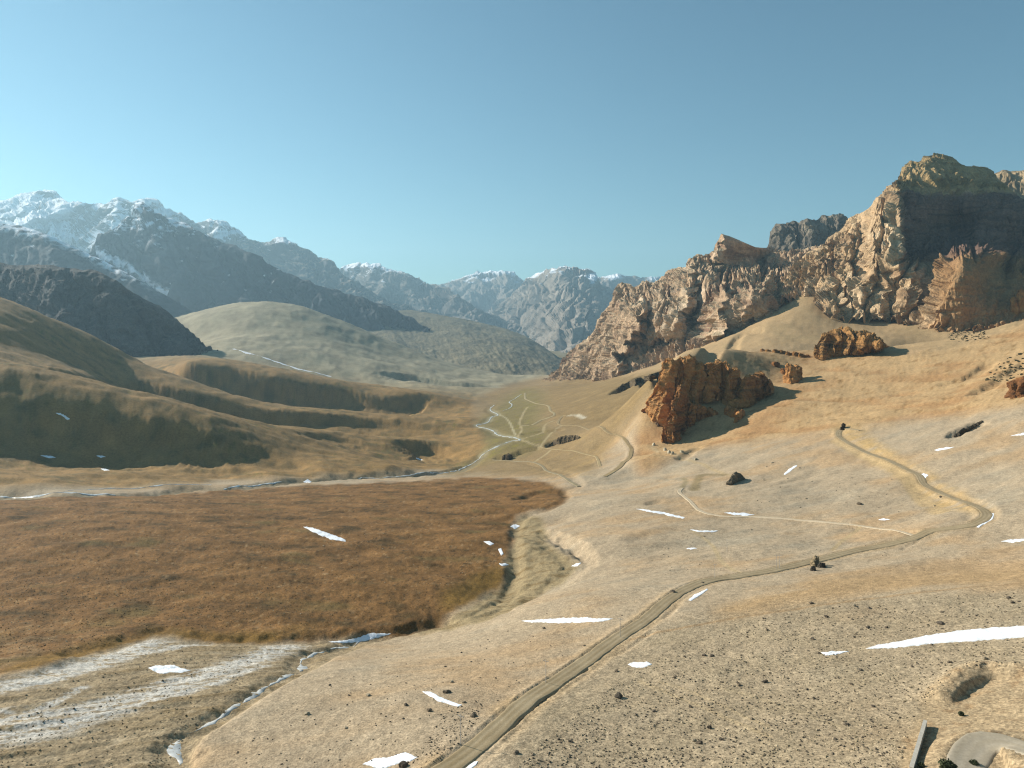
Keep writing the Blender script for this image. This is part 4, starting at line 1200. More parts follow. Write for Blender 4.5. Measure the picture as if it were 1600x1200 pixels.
SN = [
    ([(813, 970), (850, 967), (900, 964), (930, 965), (959, 966), (945, 971), (890, 974), (830, 973)], 'long thin snow strip left of the road, pointing at it'),
    ([(980, 1038), (990, 1034), (1010, 1034), (1020, 1038), (1008, 1043), (990, 1043)], 'small oval snow patch just right of the road'),
    ([(1282, 1019), (1300, 1017), (1328, 1018), (1310, 1022), (1290, 1025)], 'short snow scrap at the tip of the broad snow tongue'),
    ([(1350, 1014), (1370, 1007), (1410, 1000), (1460, 990), (1510, 983), (1600, 976), (1700, 966), (1700, 988), (1600, 997), (1530, 1002), (1450, 1008), (1390, 1014)], 'broad bright snow tongue running off the right edge'),
    ([(659, 1080), (672, 1080), (686, 1088), (705, 1095), (723, 1101), (716, 1105), (700, 1101), (682, 1095)], 'slanting snow streak beside dark boulders left of the road'),
    ([(565, 1194), (585, 1184), (610, 1181), (635, 1174), (654, 1183), (640, 1190), (615, 1197), (595, 1202)], 'white snow patch at the bottom edge left of the road'),
    ([(1075, 938), (1085, 928), (1105, 919), (1107, 922), (1092, 933), (1080, 939)], 'narrow snow streak along the outer side of the road bend'),
    ([(473, 823), (490, 824), (515, 833), (541, 843), (541, 847), (515, 843), (493, 833)], 'slanting snow strip alone on the brown turf'),
    ([(755, 846), (765, 845), (773, 850), (766, 853)], 'upper snow scrap on the turf edge above the ravine'),
    ([(778, 858), (783, 856), (787, 866), (783, 869)], 'upright snow scrap on the turf edge above the ravine'),
    ([(779, 880), (790, 879), (796, 883), (785, 885)], 'lowest snow scrap on the turf edge by the ravine'),
    ([(797, 823), (805, 818), (813, 822), (804, 827)], 'snow scrap in the ravine mouth'),
    ([(230, 1044), (245, 1039), (272, 1038), (285, 1044), (299, 1048), (285, 1051), (250, 1053)], 'oval snow patch in the middle of the stony stream bed'),
    ([(512, 1003), (540, 1000), (565, 994), (580, 988), (612, 990), (590, 997), (560, 1004), (530, 1005)], 'ragged snow under the dark turf bank at the stream'),
    ([(992, 795), (1010, 795), (1040, 801), (1071, 808), (1068, 811), (1035, 804), (1005, 798)], 'thin curved snow line in the middle of the gravel slope'),
    ([(1077, 827), (1100, 829), (1123, 829), (1115, 832), (1090, 831)], 'short snow line below the pale track'),
    ([(1130, 801), (1150, 800), (1180, 804), (1165, 807), (1145, 805)], 'snow line lying along the pale track'),
    ([(1224, 741), (1232, 733), (1246, 726), (1246, 728), (1234, 737), (1227, 743)], 'short slanted snow streak on the upper gravel slope'),
    ([(1437, 741), (1443, 739), (1451, 742), (1445, 750), (1441, 748)], 'snow wedge on the cut bank of the upper road'),
    ([(1525, 824), (1535, 815), (1541, 803), (1554, 801), (1552, 812), (1540, 819), (1530, 824)], 'snow patch on the outside of the hairpin'),
    ([(1459, 703), (1475, 699), (1492, 698), (1480, 702), (1465, 705)], 'flat snow line above the hairpin'),
    ([(1563, 846), (1580, 843), (1605, 840), (1605, 845), (1580, 848)], 'snow line near the right edge right of the hairpin'),
    ([(1578, 681), (1600, 676), (1640, 670), (1640, 673), (1600, 680)], 'snow line high at the right edge of the gravel'),
    ([(1372, 812), (1380, 810), (1392, 812), (1382, 814)], 'tiny snow fleck between track and hairpin'),
    ([(892, 885), (900, 880), (909, 879), (902, 886)], 'snow scrap at the foot of the gullied bank'),
    ([(1072, 857), (1080, 855), (1090, 857), (1080, 859)], 'tiny snow fleck below the short snow line'),
    ([(86, 645), (95, 645), (111, 655), (105, 656)], 'snow streak in the dark hollow of the left hill'),
    ([(62, 711), (75, 711), (88, 715), (75, 716)], 'snow fleck on the lower left terrace'),
    ([(150, 712), (156, 711), (166, 714), (158, 716)], 'snow fleck beside the dark hollow'),
    ([(157, 732), (165, 732), (172, 735), (163, 736)], 'snow fleck just above the far stream'),
    ([(473, 753), (480, 748), (488, 753), (480, 755)], 'snow scrap under the far stream bank'),
    ([(645, 714), (652, 715), (662, 719), (655, 719)], 'snow streak under the small dark terrace'),
    ([(722, 1203), (735, 1194), (748, 1188), (744, 1196), (732, 1205)], 'snow scrap in the roadside ditch at the bottom edge'),
]
for poly, lab in SN:
    snow_patch(poly, lab)
l_gs = resample(hits([(365, 545), (385, 551), (405, 556), (425, 563), (445, 570), (470, 577), (500, 584), (518, 588)]), 6)
stream('snow_gully', l_gs, 13, 'white snow-filled gully slanting down the olive hill', 1.4, 0.3, M_snow)


# ------------------------------------------------------------------ rock outcrops: clusters of buttresses and pinnacles
def pinnacle(c, zb, zt, rx, ry, rot, seed, taper=0.4, lean=(0, 0), na=44, nh=30, rough=1.0):
    a = np.linspace(0, 2 * np.pi, na, endpoint=False)
    h = np.linspace(0, 1, nh)
    prof = (1.12 - taper * h) * np.sqrt(np.clip(1 - np.clip((h - 0.72) / 0.285, 0, 1) ** 2.2, 0.0, 1))
    ca, sa = np.cos(a), np.sin(a)
    x = rx * prof[:, None] * ca[None]
    y = ry * prof[:, None] * sa[None]
    H = zt - zb
    P = np.stack([c[0] + x * math.cos(rot) - y * math.sin(rot) + lean[0] * H * h[:, None], c[1] + x * math.sin(rot) + y * math.cos(rot) + lean[1] * H * h[:, None], zb + H * h[:, None] + 0 * x], -1).reshape(-1, 3)
    R = min(rx, ry)
    q = P * np.array([1, 1, 0.32]) / (R * 1.15)
    w = np.stack([n3(P / (R * 1.5), seed + k) for k in range(3)], 1) * 0.4
    d = 0.42 * fbm3(q + w + seed, 4, seed, 0.55, ridged=True) - 0.15
    d = d + 0.26 * facet3(P * np.array([1, 1, 0.55]) / (R * 0.75) + w, seed + 7) + 0.10 * facet3(P / (R * 0.28), seed + 9)
    rad = np.stack([(ca[None] + 0 * x), (sa[None] + 0 * x), np.repeat(np.clip((h - 0.6) * 1.6, 0, 1)[:, None], na, 1)], -1).reshape(-1, 3)
    cr, sr = math.cos(rot), math.sin(rot)
    rad[:, :2] = np.c_[rad[:, 0] * cr - rad[:, 1] * sr, rad[:, 0] * sr + rad[:, 1] * cr]
    P = P + rad * (d * R * rough)[:, None]
    i = np.arange(nh - 1)[:, None] * na + np.arange(na)[None]
    j = np.arange(nh - 1)[:, None] * na + (np.arange(na)[None] + 1) % na
    Fq = np.stack([i, j, j + na, i + na], -1).reshape(-1, 4)
    return P, Fq


def outcrop(specs, lab, base, dark, pale, seed=1, name='rock_outcrop', deep=1.1, group=None, rough=1.0, na=44, nh=30):
    """specs: (column, foot row, top row, half width in photograph pixels, depth/width ratio)"""
    VV, FF, n = [], [], 0
    for k, sp in enumerate(specs):
        px, pb, pt, hw = sp[:4]
        ratio = sp[4] if len(sp) > 4 else deep
        b = hit(px, pb)
        D = b[1]
        r = hw * D / F
        zt = -(pt - HY) * D / F
        r2 = random.Random(seed * 100 + k)
        c = (b[0], b[1] + r * ratio * 0.55)
        zb = min(b[2], float(gz(np.array([c[0]]), np.array([c[1]]))[0])) - 0.25 * (zt - b[2]) - r * 0.3
        P, Q = pinnacle(c, zb, zt, r, r * ratio, r2.uniform(-0.5, 0.5), seed * 13 + k, r2.uniform(0.3, 0.55), (r2.uniform(-0.08, 0.08), r2.uniform(0, 0.12)), na, nh, rough)
        VV.append(P)
        FF.append(Q + n)
        n += len(P)
    V, Q = np.concatenate(VV), np.concatenate(FF)
    sc = max(4.0, float(np.ptp(V[:, 2])) * 0.25)
    nn = fbm3(V / sc, 4, seed + 60)
    ll = n3(np.c_[V[:, 2] / (sc * 0.22), V[:, 0] / 60, V[:, 1] / 60], seed + 61)
    cc = np.ones((len(V), 3)) * A(base)
    cc = mixc(cc, smooth(0.0, 0.5, nn + 0.3 * ll), A(dark))
    cc = mixc(cc, smooth(0.05, 0.5, -nn + 0.3 * ll) * 0.7, A(pale))
    o = new_obj(name, V, Q, M_crag, cc)
    tag(o, lab, 'rock outcrop', group)
    return o


OR = ('#bb8650', '#95673d', '#cf9f68')
def crag(lab, crest, foot, ridges, cols3, seed, run=0.42, back=(40, 16), nc=260, nr=130, amp=11, wave=30, gully=9, facet=4.5, facet_w=11, lean=0.0):
    """a rock wall standing on the ground: foot on the slope, crest set back behind it, back slope down into the hill"""
    foot, crest = np.array(foot, float), np.array(crest, float)
    dc = []
    for x in np.linspace(crest[0, 0], crest[-1, 0], 16):
        fy, cy_ = np.interp(x, foot[:, 0], foot[:, 1]), np.interp(x, crest[:, 0], crest[:, 1])
        D0 = hit(x, fy)[1]
        dc += [(x, fy, D0), (x, cy_, D0 + run * (fy - cy_) * D0 / F + 2.0)]
    o = relief('rock_outcrop', crest, foot, dc, ridges, nc=nc, nr=nr, amp=amp, wave=wave, amp2=1.2, wave2=7, strat=0.7, strat_h=7, seed=seed, colour=rock_col(*cols3), back=back, mat=M_crag, lab=lab, stretch=(1, 1, 0.3),
               facet=facet, facet_w=facet_w, crest_rough=0.8, gully=gully, lean=lean, steep=1.6, its=8, flat=True)
    del o['kind']
    tag(o, lab, 'rock outcrop')
    return o


crag('large orange crag of pinnacles and shaded clefts on the slope', [(1006, 644), (1014, 630), (1022, 616), (1028, 606), (1034, 590), (1040, 570), (1048, 562), (1056, 564), (1062, 559), (1070, 561), (1077, 556), (1084, 560), (1090, 568), (1098, 572), (1104, 568), (1112, 571), (1120, 567), (1128, 569), (1134, 566), (1140, 580), (1147, 577), (1154, 588), (1160, 594), (1166, 587), (1174, 590), (1180, 586), (1186, 581), (1193, 590), (1200, 600), (1208, 616)],
     [(1006, 648), (1014, 642), (1022, 650), (1030, 655), (1040, 658), (1052, 655), (1066, 648), (1080, 630), (1092, 623), (1110, 622), (1128, 624), (1138, 630), (1150, 632), (1164, 634), (1180, 626), (1196, 620), (1208, 619)],
     [([(1050, 564), (1042, 600), (1028, 652)], 24, 14, 9), ([(1076, 558), (1068, 610)], 10, 13, 6), ([(1094, 570), (1088, 625)], 20, 8, 8), ([(1112, 570), (1104, 622)], 20, 12, 12), ([(1140, 580), (1135, 630)], 20, 7, 8), ([(1164, 588), (1156, 634)], 20, 9, 26)], OR, 71, amp=15, wave=36, facet=6, facet_w=14, gully=5)
crag('orange fin running down in front of the large crag, its right side in shade', [(1036, 690), (1041, 672), (1046, 650), (1052, 628), (1058, 612), (1063, 602), (1066, 600), (1070, 610), (1076, 628), (1082, 632), (1090, 632), (1098, 636), (1106, 642), (1112, 650)],
     [(1036, 692), (1042, 686), (1047, 688), (1053, 684), (1062, 676), (1072, 668), (1084, 660), (1098, 652), (1112, 651)],
     [([(1064, 602), (1056, 640), (1049, 685)], 26, 16, 10), ([(1082, 633), (1080, 660)], 8, 7, 5), ([(1097, 636), (1096, 650)], 6, 7, 5)], OR, 73, run=0.35, back=(28, 50), nc=160, nr=110, amp=7, wave=22, facet=3.5, facet_w=8)
outcrop([(1111, 649, 638, 6), (1118, 648, 642, 5)], 'small orange blocks at the right foot of the large crag', *OR, seed=5)
outcrop([(1140, 648, 635, 6), (1148, 650, 637, 7), (1156, 655, 643, 5), (1161, 650, 640, 4), (1150, 660, 652, 3)], 'broken low rocks below the large orange crag', *OR, seed=6)
outcrop([(1024, 656, 644, 6), (1032, 664, 652, 6), (1037, 660, 648, 5)], 'dark blocks on the left foot of the large orange crag', '#6e5844', '#544537', '#86705a', seed=7)
outcrop([(1240, 598, 570, 10), (1246, 594, 571, 9)], 'rounded orange tower standing alone right of the large crag', *OR, seed=8)
outcrop([(1226, 584, 576, 5)], 'small dark rock left of the lone orange tower', '#8d6038', '#6b4a2c', '#a5713f', seed=9)
outcrop([(1213, 573, 566, 6), (1215, 572, 567, 4)], 'low rock above the lone orange tower', '#8d6038', '#6b4a2c', '#a5713f', seed=10)
crag('orange cliff block with a dark crusted top under the peak', [(1272, 556), (1279, 540), (1286, 524), (1296, 518), (1306, 516), (1318, 514), (1330, 515), (1342, 518), (1352, 520), (1362, 526), (1372, 532), (1384, 540)],
     [(1272, 559), (1286, 559), (1300, 557), (1320, 554), (1340, 552), (1360, 549), (1384, 543)], [([(1288, 525), (1286, 557)], 14, 10, 7), ([(1306, 517), (1304, 556)], 14, 9, 7), ([(1326, 515), (1324, 553)], 14, 9, 7), ([(1344, 518), (1342, 551)], 12, 9, 7)], ('#b0834f', '#6b5337', '#c59a63'), 75, nc=180, nr=80)
outcrop([(1592, 500, 463, 6), (1600, 497, 452, 7), (1612, 496, 455, 8)], 'orange rock spike at the right edge of the slope', '#b0834f', '#8d6038', '#c59a63', seed=12)
outcrop([(1592, 618, 596, 11), (1606, 616, 590, 14)], 'dark brown rock cropping out at the right edge', '#7d5535', '#5c4029', '#98693e', seed=13)
for k, (x, y, h, w) in enumerate([(1192, 549, 4, 3), (1200, 549, 3, 3), (1212, 551, 5, 4), (1222, 553, 6, 4), (1232, 555, 5, 4), (1243, 556, 6, 4), (1252, 558, 6, 4), (1262, 558, 4, 3)]):
    outcrop([(x, y, y - h, w), (x + w, y, y - h * 0.7, w * 0.8)], 'small brown ledge rock in the row on the crest above the large crag', '#8f6538', '#6a4a2b', '#a5783f', seed=20 + k, group='ledge rocks along the orange crest', na=20, nh=12)
crag('dark pointed rock knob beside the levelled ground', [(1135, 757), (1140, 749), (1146, 740), (1150, 737), (1156, 741), (1163, 748)], [(1135, 758), (1142, 757), (1150, 754), (1163, 749)], [([(1148, 738), (1143, 756)], 3, 6, 6)], ('#8a7a63', '#6b5d4b', '#9f8e74'), 85, run=0.5, back=(10, 8), nc=60, nr=40, amp=1.5, wave=7, gully=1.5, facet=0.7, facet_w=3)
DK = ('#6a5b44', '#54483a', '#7f6e54')
crag('dark rocky scar above the grassy valley bottom', [(856, 697), (864, 690), (874, 684), (884, 681), (896, 680), (906, 682)], [(856, 698), (868, 695), (880, 693), (894, 689), (906, 685)], [], DK, 81, run=0.3, back=(14, 5), nc=80, nr=24, amp=2, wave=10, gully=0.8, facet=1.6, facet_w=6)
crag('scarp band below the scree, gully shade put into its dark colour', [(962, 610), (972, 601), (985, 596), (1000, 590), (1015, 586), (1038, 578), (1046, 577)], [(962, 612), (972, 610), (985, 606), (1000, 599), (1015, 594), (1038, 587), (1046, 579)], [], DK, 82, run=0.6, back=(40, 4), nc=140, nr=34, amp=4, wave=22, gully=2, facet=4, facet_w=14)  # shade of the gully scarp is painted in with the dark colours
outcrop([(788, 719, 711, 4), (795, 719, 710, 5)], 'dark rock beside the stream junction', '#5f513c', '#4a3f30', '#7a684b', seed=33)
crag('dark jagged ledge on the upper gravel slope', [(1490, 682), (1498, 675), (1504, 670), (1510, 670), (1516, 666), (1526, 661), (1536, 658)], [(1490, 683), (1500, 681), (1508, 676), (1516, 672), (1526, 666), (1536, 660)], [], ('#5c5141', '#473f35', '#746652'), 84, run=0.15, back=(7, 1.5), nc=90, nr=24, amp=1.2, wave=6, gully=0.5, facet=1.0, facet_w=4)
outcrop([(1276, 884, 870, 5), (1274, 885, 876, 5)], 'pale split boulder as tall as a hut beside the road', '#9f8c6d', '#7a6a53', '#b5a283', seed=35)
outcrop([(1285, 887, 880, 6, 0.8)], 'slab behind the pale split boulder, shade put into its dark colour', '#4a433a', '#3a352f', '#5d5447', seed=36)  # dark colour stands in for the shadow right of the pale boulder
outcrop([(1272, 892, 886, 4)], 'dark low block in front of the pale split boulder', '#4a433a', '#3a352f', '#5d5447', seed=37)
outcrop([(1319, 669, 662, 3), (1316, 672, 667, 3)], 'dark rock at the top bend of the road', '#5a4d3d', '#453c31', '#6d5f4b', seed=38)
for k, (x, y, h, w) in enumerate([(1022, 696, 4, 2.5), (1040, 704, 4, 2.5), (1046, 708, 4, 3), (1051, 710, 4, 3), (1066, 707, 3, 3), (1088, 719, 3, 3)]):
    outcrop([(x, y, y - h, w)], 'pale block in the scattered line below the large orange crag', '#c9bda2', '#a39473', '#d9cfb8', seed=50 + k, group='pale blocks along the old track', na=16, nh=10, rough=0.6)

# ------------------------------------------------------------------ boulders and stones
def stone_mesh(name, seed, sub=1):
    import bmesh
    bm = bmesh.new()
    bmesh.ops.create_icosphere(bm, subdivisions=sub, radius=1.0)
    P = np.array([v.co[:] for v in bm.verts])
    r2 = np.random.default_rng(seed)
    sc = np.array([1.0, r2.uniform(0.65, 1.0), r2.uniform(0.5, 0.85)])
    d = 1 + 0.30 * facet3(P * 0.9 + seed * 3.1, seed) + 0.22 * n3(P * 1.1 + seed * 5.3, seed)
    P = P * d[:, None] * sc
    Fc = np.array([[v.index for v in f.verts] for f in bm.faces])
    bm.free()
    return P, Fc


def stone_data(seed, c, sub=2):
    P, Fc = stone_mesh('boulder', seed, sub)
    o = new_obj('boulder', P, Fc, M_stone, np.tile(A(c), (len(P), 1)), smooth_shade=False)
    me = o.data
    bpy.data.objects.remove(o)
    return me


DARK = [stone_data(k, c) for k, c in enumerate(['#6e6355', '#5d5448', '#786a58', '#645a4d', '#80725f'])]
PALE = [stone_data(20 + k, c) for k, c in enumerate(['#a3957d', '#b3a489', '#94866f'])]


def boulder(px, py, wpx, lab, pale=False, group=None):
    p = hit(px, py)
    r = max(wpx * p[1] / F * 0.5, 0.12)
    o = bpy.data.objects.new('boulder', random.choice(PALE if pale else DARK))
    C.objects.link(o)
    o.scale = (r * random.uniform(0.9, 1.15), r * random.uniform(0.9, 1.15), r * random.uniform(0.85, 1.2))
    o.rotation_euler = (random.uniform(-0.25, 0.25), random.uniform(-0.25, 0.25), random.uniform(0, 6.28))
    o.location = (p[0], p[1], float(gz(p[0:1], p[1:2])[0]) + r * 0.18)
    tag(o, lab, 'boulder', group)
    return o


for px, py, w, lab, pl in [
    (698, 1082, 12, 'dark boulder just above the slanting snow streak', 0), (725, 1098, 8, 'pale boulder at the lower tip of the slanting snow streak', 1), (740, 1119, 11, 'large grey-green boulder between the snow streak and the road', 0),
    (631, 1197, 14, 'dark boulder below the snow patch at the bottom edge', 0), (967, 1089, 14, 'wide dark boulder on the gravel right of the road', 0), (806, 1177, 10, 'dark boulder right of the road near the bottom edge', 0),
    (671, 1111, 9, 'brown boulder below the slanting snow streak', 0), (706, 1066, 6, 'pale reddish boulder above the slanting snow streak', 1), (634, 1102, 6, 'flat dark boulder left of the slanting snow streak', 0), (576, 1087, 7, 'pale flat boulder on the smooth slope left of the snow streak', 1),
    (541, 1138, 6, 'whitish boulder on the smooth slope near the bottom edge', 1), (480, 1116, 8, 'pale slab on the orange-tinted spot of the smooth slope', 1), (1022, 1112, 7, 'upright dark boulder on the gravel below the faint wheel tracks', 0), (1079, 1105, 7, 'dark boulder touching the faint wheel tracks', 0),
    (1093, 1161, 10, 'dark boulder among pale stones in the lower gravel', 0), (1085, 1158, 8, 'pale boulder beside the dark one in the lower gravel', 1), (891, 1159, 8, 'dark boulder right of the road above the bottom edge', 0), (850, 982, 5, 'dark stone under the long thin snow strip', 0),
    (1356, 981, 8, 'dark twin boulder above the broad snow tongue', 0), (1385, 981, 6, 'dark stone right of the twin boulder above the snow tongue', 0), (1470, 975, 10, 'flat brown boulder touching the upper edge of the snow tongue', 0), (1335, 947, 7, 'pale boulder above the faint orange track', 1),
    (1268, 943, 7, 'dark stone near the faint orange track', 0), (1280, 1021, 6, 'dark stone at the left tip of the snow scrap', 0), (1540, 1030, 8, 'pale boulder with a dark stone below the snow tongue', 1), (1456, 1008, 5, 'dark stone on the lower edge of the snow tongue', 0),
    (1195, 1066, 9, 'dark boulder on the gravel in line with the snow scrap', 0), (1155, 1071, 7, 'brown stone left of the dark gravel boulder', 0), (963, 1049, 7, 'dark stone below the oval snow patch', 0), (1097, 911, 6, 'dark rock on the inside edge of the road bend', 0), (1051, 925, 8, 'grey rock pile block where the road turns', 0), (1343, 788, 8, 'dark flat boulder on the middle gravel slope', 0),
    (1470, 777, 5, 'dark vehicle-sized block on the upper road edge', 0)]:
    boulder(px, py, w, lab, bool(pl))

GR = [('dark stone on the gravel between the orange soil band and the snow tongue', 'stones above the snow tongue', [(1060, 985), (1200, 965), (1340, 945), (1600, 925), (1600, 962), (1400, 992), (1240, 1005)], 50, (1.8, 7.0)),
      ('dark stone on the gravel below the snow tongue', 'stones below the snow tongue', [(1240, 1030), (1340, 1030), (1560, 1012), (1480, 1050), (1400, 1150), (1380, 1200), (1240, 1200)], 50, (1.8, 7.0)),
      ('dark stone on the gravel between the road and the faint wheel tracks', 'stones beside the faint wheel tracks', [(820, 1200), (900, 1120), (1000, 1045), (1080, 1000), (1230, 1030), (1230, 1200)], 60, (1.8, 7.5)),
      ('dark stone dotted over the smooth slope left of the road', 'stones on the smooth slope left of the road', [(330, 1200), (420, 1100), (560, 1020), (700, 990), (960, 920), (1040, 915), (900, 1030), (740, 1150), (660, 1200)], 45, (2.0, 4.5)),
      ('dark stone on the slope between the pale track and the hairpin', 'stones between track and hairpin', [(1000, 830), (1250, 825), (1420, 850), (1250, 870), (1100, 890), (950, 900)], 25, (2.0, 4.0)),
      ('dark stone on the grey slope above the pale track', 'stones above the pale track', [(1180, 790), (1200, 710), (1400, 740), (1480, 800), (1380, 815)], 25, (2.0, 4.5)),
      ('pale stone lying on the brown turf', 'stones on the brown turf', [(0, 1030), (0, 880), (450, 800), (700, 850), (760, 900), (500, 970), (250, 975)], 30, (1.6, 3.2))]
for lab, grp, poly, n, (s0, s1) in GR:
    q = np.array(poly)
    k = 0
    while k < n:
        px, py = random.uniform(q[:, 0].min(), q[:, 0].max()), random.uniform(q[:, 1].min(), q[:, 1].max())
        if not inpoly(np.array(px), np.array(py), poly):
            continue
        boulder(px, py, s0 + (s1 - s0) * random.random() ** 2.8, lab, ('pale' in lab) or False, grp)
        k += 1


def scatter_stones(name, polys, n, s0, s1, lab, palette, power=3.0, seed=5, clump=0.0):
    r2 = np.random.default_rng(seed)
    base = [stone_mesh('s', 300 + k, 1 if False else 1) for k in range(4)]
    lows = []
    import bmesh
    for k in range(5):
        bm = bmesh.new()
        bmesh.ops.create_icosphere(bm, subdivisions=1, radius=1.0)
        bmesh.ops.delete(bm, geom=[v for v in bm.verts if v.co.z < -0.6], context='VERTS')
        P = np.array([v.co[:] for v in bm.verts])
        bm.verts.index_update()
        Fc = np.array([[v.index for v in f.verts] for f in bm.faces])
        bm.free()
        P = P * r2.uniform(0.65, 1.25, (len(P), 1)) * np.array([1, 0.85, 0.72])
        lows.append((P, Fc))
    VV, FF, CC, nv, k = [], [], [], 0, 0
    pal = [A(c) for c in palette]
    tot = sum(w for _, w in polys)
    for poly, w in polys:
        q = np.array(poly, float)
        m = int(n * w / tot)
        px = r2.uniform(q[:, 0].min(), q[:, 0].max(), m * 4)
        py = r2.uniform(q[:, 1].min(), q[:, 1].max(), m * 4)
        ok = inpoly(px, py, poly)
        if clump:
            ok &= fbm2(px / 60, py / 30, 3, seed) + r2.uniform(-0.6, 0.6, m * 4) > clump
        px, py = px[ok][:m], py[ok][:m]
        for a, b in zip(px, py):
            p = hit(a, b)
            r = s0 + (s1 - s0) * r2.random() ** power
            P, Fc = lows[r2.integers(5)]
            t = r2.uniform(0, 6.28)
            R = np.array([[math.cos(t), -math.sin(t), 0], [math.sin(t), math.cos(t), 0], [0, 0, 1]])
            VV.append(P @ R.T * r + p + np.array([0, 0, r * 0.12]))
            FF.append(Fc + nv)
            nv += len(P)
            CC.append(np.tile(pal[r2.integers(len(pal))] * r2.uniform(0.75, 1.2), (len(P), 1)))
    o = new_obj(name, np.concatenate(VV), np.concatenate(FF), M_stone, np.concatenate(CC), smooth_shade=False)
    tag(o, lab, name, kind='stuff')


GRAVEL_R = [(790, 1215), (880, 1130), (960, 1070), (1050, 1010), (1150, 975), (1300, 945), (1600, 918), (1640, 918), (1640, 972), (1500, 985), (1345, 1005), (1345, 1030), (1460, 1010), (1640, 995), (1640, 1040), (1500, 1045), (1430, 1115), (1400, 1215)]
scatter_stones('gravel', [(GRAVEL_R, 1.0)], 9000, 0.08, 0.40, 'stony gravel covering the slope right of the road', ['#93856f', '#7b6f5e', '#a89879', '#b8a789', '#665b4d'], 2.6, 5, -0.25)
scatter_stones('gravel', [([(640, 1190), (700, 1110), (760, 1090), (740, 1140), (690, 1190)], 1.0), ([(330, 1215), (430, 1100), (600, 1020), (760, 1000), (960, 930), (900, 1010), (720, 1140), (640, 1215)], 1.0), ([(950, 900), (1000, 840), (1250, 830), (1400, 850), (1600, 860), (1600, 900), (1150, 900)], 1.2), ([(1180, 800), (1220, 720), (1400, 750), (1500, 810)], 0.7), ([(1560, 700), (1460, 740), (1400, 690), (1600, 650)], 0.4)], 1600, 0.08, 0.34, 'loose stones sprinkled over the smooth slopes', ['#7b6e5b', '#5d5447', '#a39277'], 2.2, 6)
scatter_stones('gravel', [([(0, 1020), (0, 900), (250, 890), (330, 960), (240, 985), (100, 1010)], 1.0), ([(300, 960), (250, 850), (600, 800), (780, 830), (760, 890), (560, 970)], 0.8), ([(0, 1100), (250, 1010), (460, 1010), (330, 1110), (260, 1200), (0, 1200)], 0.8)], 2600, 0.10, 0.36, 'small stones bedded in the turf and the stream bed', ['#9a8a6e', '#b5a486', '#6b5c45', '#7d6a4c'], 2.4, 7)


scatter_stones('tussocks', [([(-60, 1050), (-60, 800), (200, 785), (450, 775), (700, 760), (860, 765), (870, 782), (800, 800), (790, 870), (700, 955), (440, 990), (240, 980), (130, 1015)], 1.0)], 7000, 0.08, 0.36, 'dry grass tussocks covering the brown turf', ['#7a5a32', '#8a6a3a', '#6a5230', '#a08452', '#5c4829'], 2.0, 8, -0.2)
scatter_stones('scrub', [([(1478, 528), (1490, 508), (1535, 512), (1545, 528), (1500, 535)], 1.0), ([(1550, 575), (1600, 545), (1600, 590), (1540, 600)], 0.5)], 220, 0.8, 2.6, 'dark low scrub in the hollow behind the orange crest', ['#4a4630', '#3f3d2b', '#574f37'], 1.5, 9)

# ------------------------------------------------------------------ shrubs, wall, power poles
def shrub(px, py, r, lab, seed):
    p = hit(px, py)
    root = bpy.data.objects.new('shrub', None)
    C.objects.link(root)
    root.location = p
    tag(root, lab, 'shrub', 'shrubs by the road bend')
    r2 = np.random.default_rng(seed)
    n = 700
    v = r2.normal(size=(n, 3)); v /= np.linalg.norm(v, axis=1)[:, None]
    c = v * (r2.random((n, 1)) ** 0.4) * np.array([r, r, r * 0.7]) * (1 + 0.35 * n3(v * 1.7 + seed, seed))[:, None] + np.array([0, 0, r * 0.6])
    a, b = r2.normal(size=(n, 3)), r2.normal(size=(n, 3))
    a *= (0.1 * r / np.linalg.norm(a, axis=1))[:, None]; b *= (0.1 * r / np.linalg.norm(b, axis=1))[:, None]
    V = np.stack([c - a - b, c + a - b, c + a + b, c - a + b], 1).reshape(-1, 3)
    new_obj('foliage', V, np.arange(4 * n).reshape(-1, 4), M_leaf, smooth_shade=False, parent=root)
    VV, FF = [], []
    for k in range(7):
        e = np.array([r2.normal() * r * 0.5, r2.normal() * r * 0.5, r * 0.9])
        for q in range(4):
            t = q * math.pi / 2
            VV += [np.array([math.cos(t), math.sin(t), 0]) * 0.05 * r - np.array([0, 0, 0.2]), e + np.array([math.cos(t), math.sin(t), 0]) * 0.015 * r]
        for q in range(4):
            o = k * 8
            FF.append((o + 2 * q, o + (2 * q + 2) % 8, o + (2 * q + 3) % 8, o + 2 * q + 1))
    new_obj('stem', VV, FF, M_twig, smooth_shade=False, parent=root)


shrub(1440, 1199, 0.7, 'small dark shrub at the foot of the concrete wall', 1)
shrub(1481, 1204, 1.5, 'broad grey-green shrub at the bottom edge beside the road bend', 2)
shrub(1522, 1196, 0.8, 'upright dark shrub on the pale road bend', 3)
shrub(1502, 1118, 0.7, 'scrubby bush on the bank between wall and earth rim', 4)

w0, w1 = hit(1424, 1212), hit(1446, 1136)
wall = bpy.data.objects.new('retaining_wall', None)
C.objects.link(wall)
tag(wall, 'slanting pale concrete retaining wall in the lower right corner', 'wall')


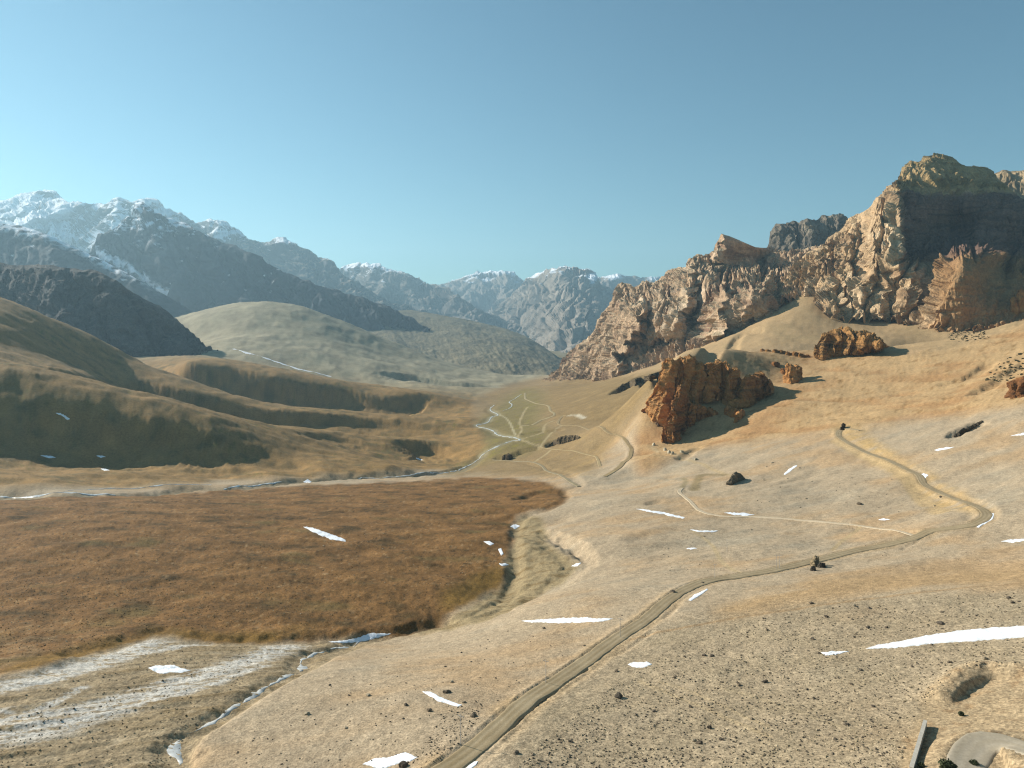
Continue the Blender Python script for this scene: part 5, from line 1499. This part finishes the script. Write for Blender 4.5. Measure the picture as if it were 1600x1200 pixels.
def slab(name, a, b, za, zb, th, mat, parent):
    d = (b - a)[:2]; d = d / np.linalg.norm(d)
    nrm = np.array([-d[1], d[0]]) * th / 2
    V, nseg = [], 10
    for k in range(nseg + 1):
        f = k / nseg
        q = a * (1 - f) + b * f
        g = q[2]
        jz = 0.05 * math.sin(k * 2.3)
        for sgn, top in ((-1, 0), (-1, 1), (1, 1), (1, 0)):
            V.append((q[0] + sgn * nrm[0], q[1] + sgn * nrm[1], g + (zb + jz if top else za)))
    Fq = []
    for k in range(nseg):
        o = 4 * k
        for q in range(4):
            Fq.append((o + q, o + (q + 1) % 4, o + 4 + (q + 1) % 4, o + 4 + q))
    Fq += [(0, 1, 2, 3), (4 * nseg + 3, 4 * nseg + 2, 4 * nseg + 1, 4 * nseg)]
    return new_obj(name, V, Fq, mat, smooth_shade=False, parent=parent)


slab('wall_face', w0, w1, -2.0, 1.5, 0.55, M_concrete, wall)
slab('coping', w0, w1, 1.505, 1.68, 0.75, M_concrete, wall)


def tube(a, b, r0, r1, n=8):
    a, b = np.array(a, float), np.array(b, float)
    d = (b - a) / np.linalg.norm(b - a)
    u = np.cross(d, [0, 1, 0.3]); u /= np.linalg.norm(u)
    v = np.cross(d, u)
    V = []
    for c, r in ((a, r0), (b, r1)):
        for k in range(n):
            t = 2 * math.pi * k / n
            V.append(c + r * (math.cos(t) * u + math.sin(t) * v))
    Fq = [(k, (k + 1) % n, n + (k + 1) % n, n + k) for k in range(n)]
    return V, Fq


for px, py, lab in [(720, 1163, 'steel power pole left of the road near the bottom edge'), (853, 1068, 'second steel power pole along the left road edge'), (969, 996, 'third steel power pole, by the end of the snow strip'), (1117, 904, 'steel power pole inside the road bend'),
                    (1213, 889, 'left one of the twin poles beside the road'), (1218, 889, 'right one of the twin poles beside the road'), (1136, 862, 'distant steel pole on the slope above the road bend')]:
    p = hit(px, py)
    root = bpy.data.objects.new('power_pole', None)
    C.objects.link(root)
    root.location = p
    tag(root, lab, 'pole', 'poles along the road')
    V, Q = tube((0, 0, -0.5), (0, 0, 7.2), 0.10, 0.07)
    new_obj('mast', V, Q, M_pole, parent=root)
    V, Q = tube((-0.8, 0.5, 6.7), (0.8, -0.5, 6.7), 0.05, 0.05)
    new_obj('crossarm', V, Q, M_pole, parent=root)
    for e in (-0.7, 0.7):
        V, Q = tube((e, -e * 0.62, 6.75), (e, -e * 0.62, 7.0), 0.06, 0.04)
        new_obj('insulator', V, Q, M_concrete, parent=root)

# ------------------------------------------------------------------ haze in the valley air
hz = bpy.data.materials.new('valley_haze')
hz.use_nodes = True
hn = hz.node_tree
hn.nodes.remove(hn.nodes['Principled BSDF'])
pv = hn.nodes.new('ShaderNodeVolumePrincipled')
pv.inputs['Color'].default_value = (0.52, 0.82, 1.0, 1)
pv.inputs['Density'].default_value = 4.2e-5
pv.inputs['Anisotropy'].default_value = 0.3
hn.links.new(pv.outputs['Volume'], hn.nodes['Material Output'].inputs['Volume'])
hx, hy0, hy1, hb, ht = 30000.0, -3000.0, 29000.0, -820.0, 2900.0
hv = [(sx, sy, sz) for sz in (hb, ht) for sx, sy in ((-hx, hy0), (hx, hy0), (hx, hy1), (-hx, hy1))]
hf = [(3, 2, 1, 0), (4, 5, 6, 7), (0, 1, 5, 4), (1, 2, 6, 5), (2, 3, 7, 6), (3, 0, 4, 7)]
haze = new_obj('haze', hv, hf, hz, smooth_shade=False)
tag(haze, 'thin bluish haze filling the valley air', 'haze', kind='stuff')
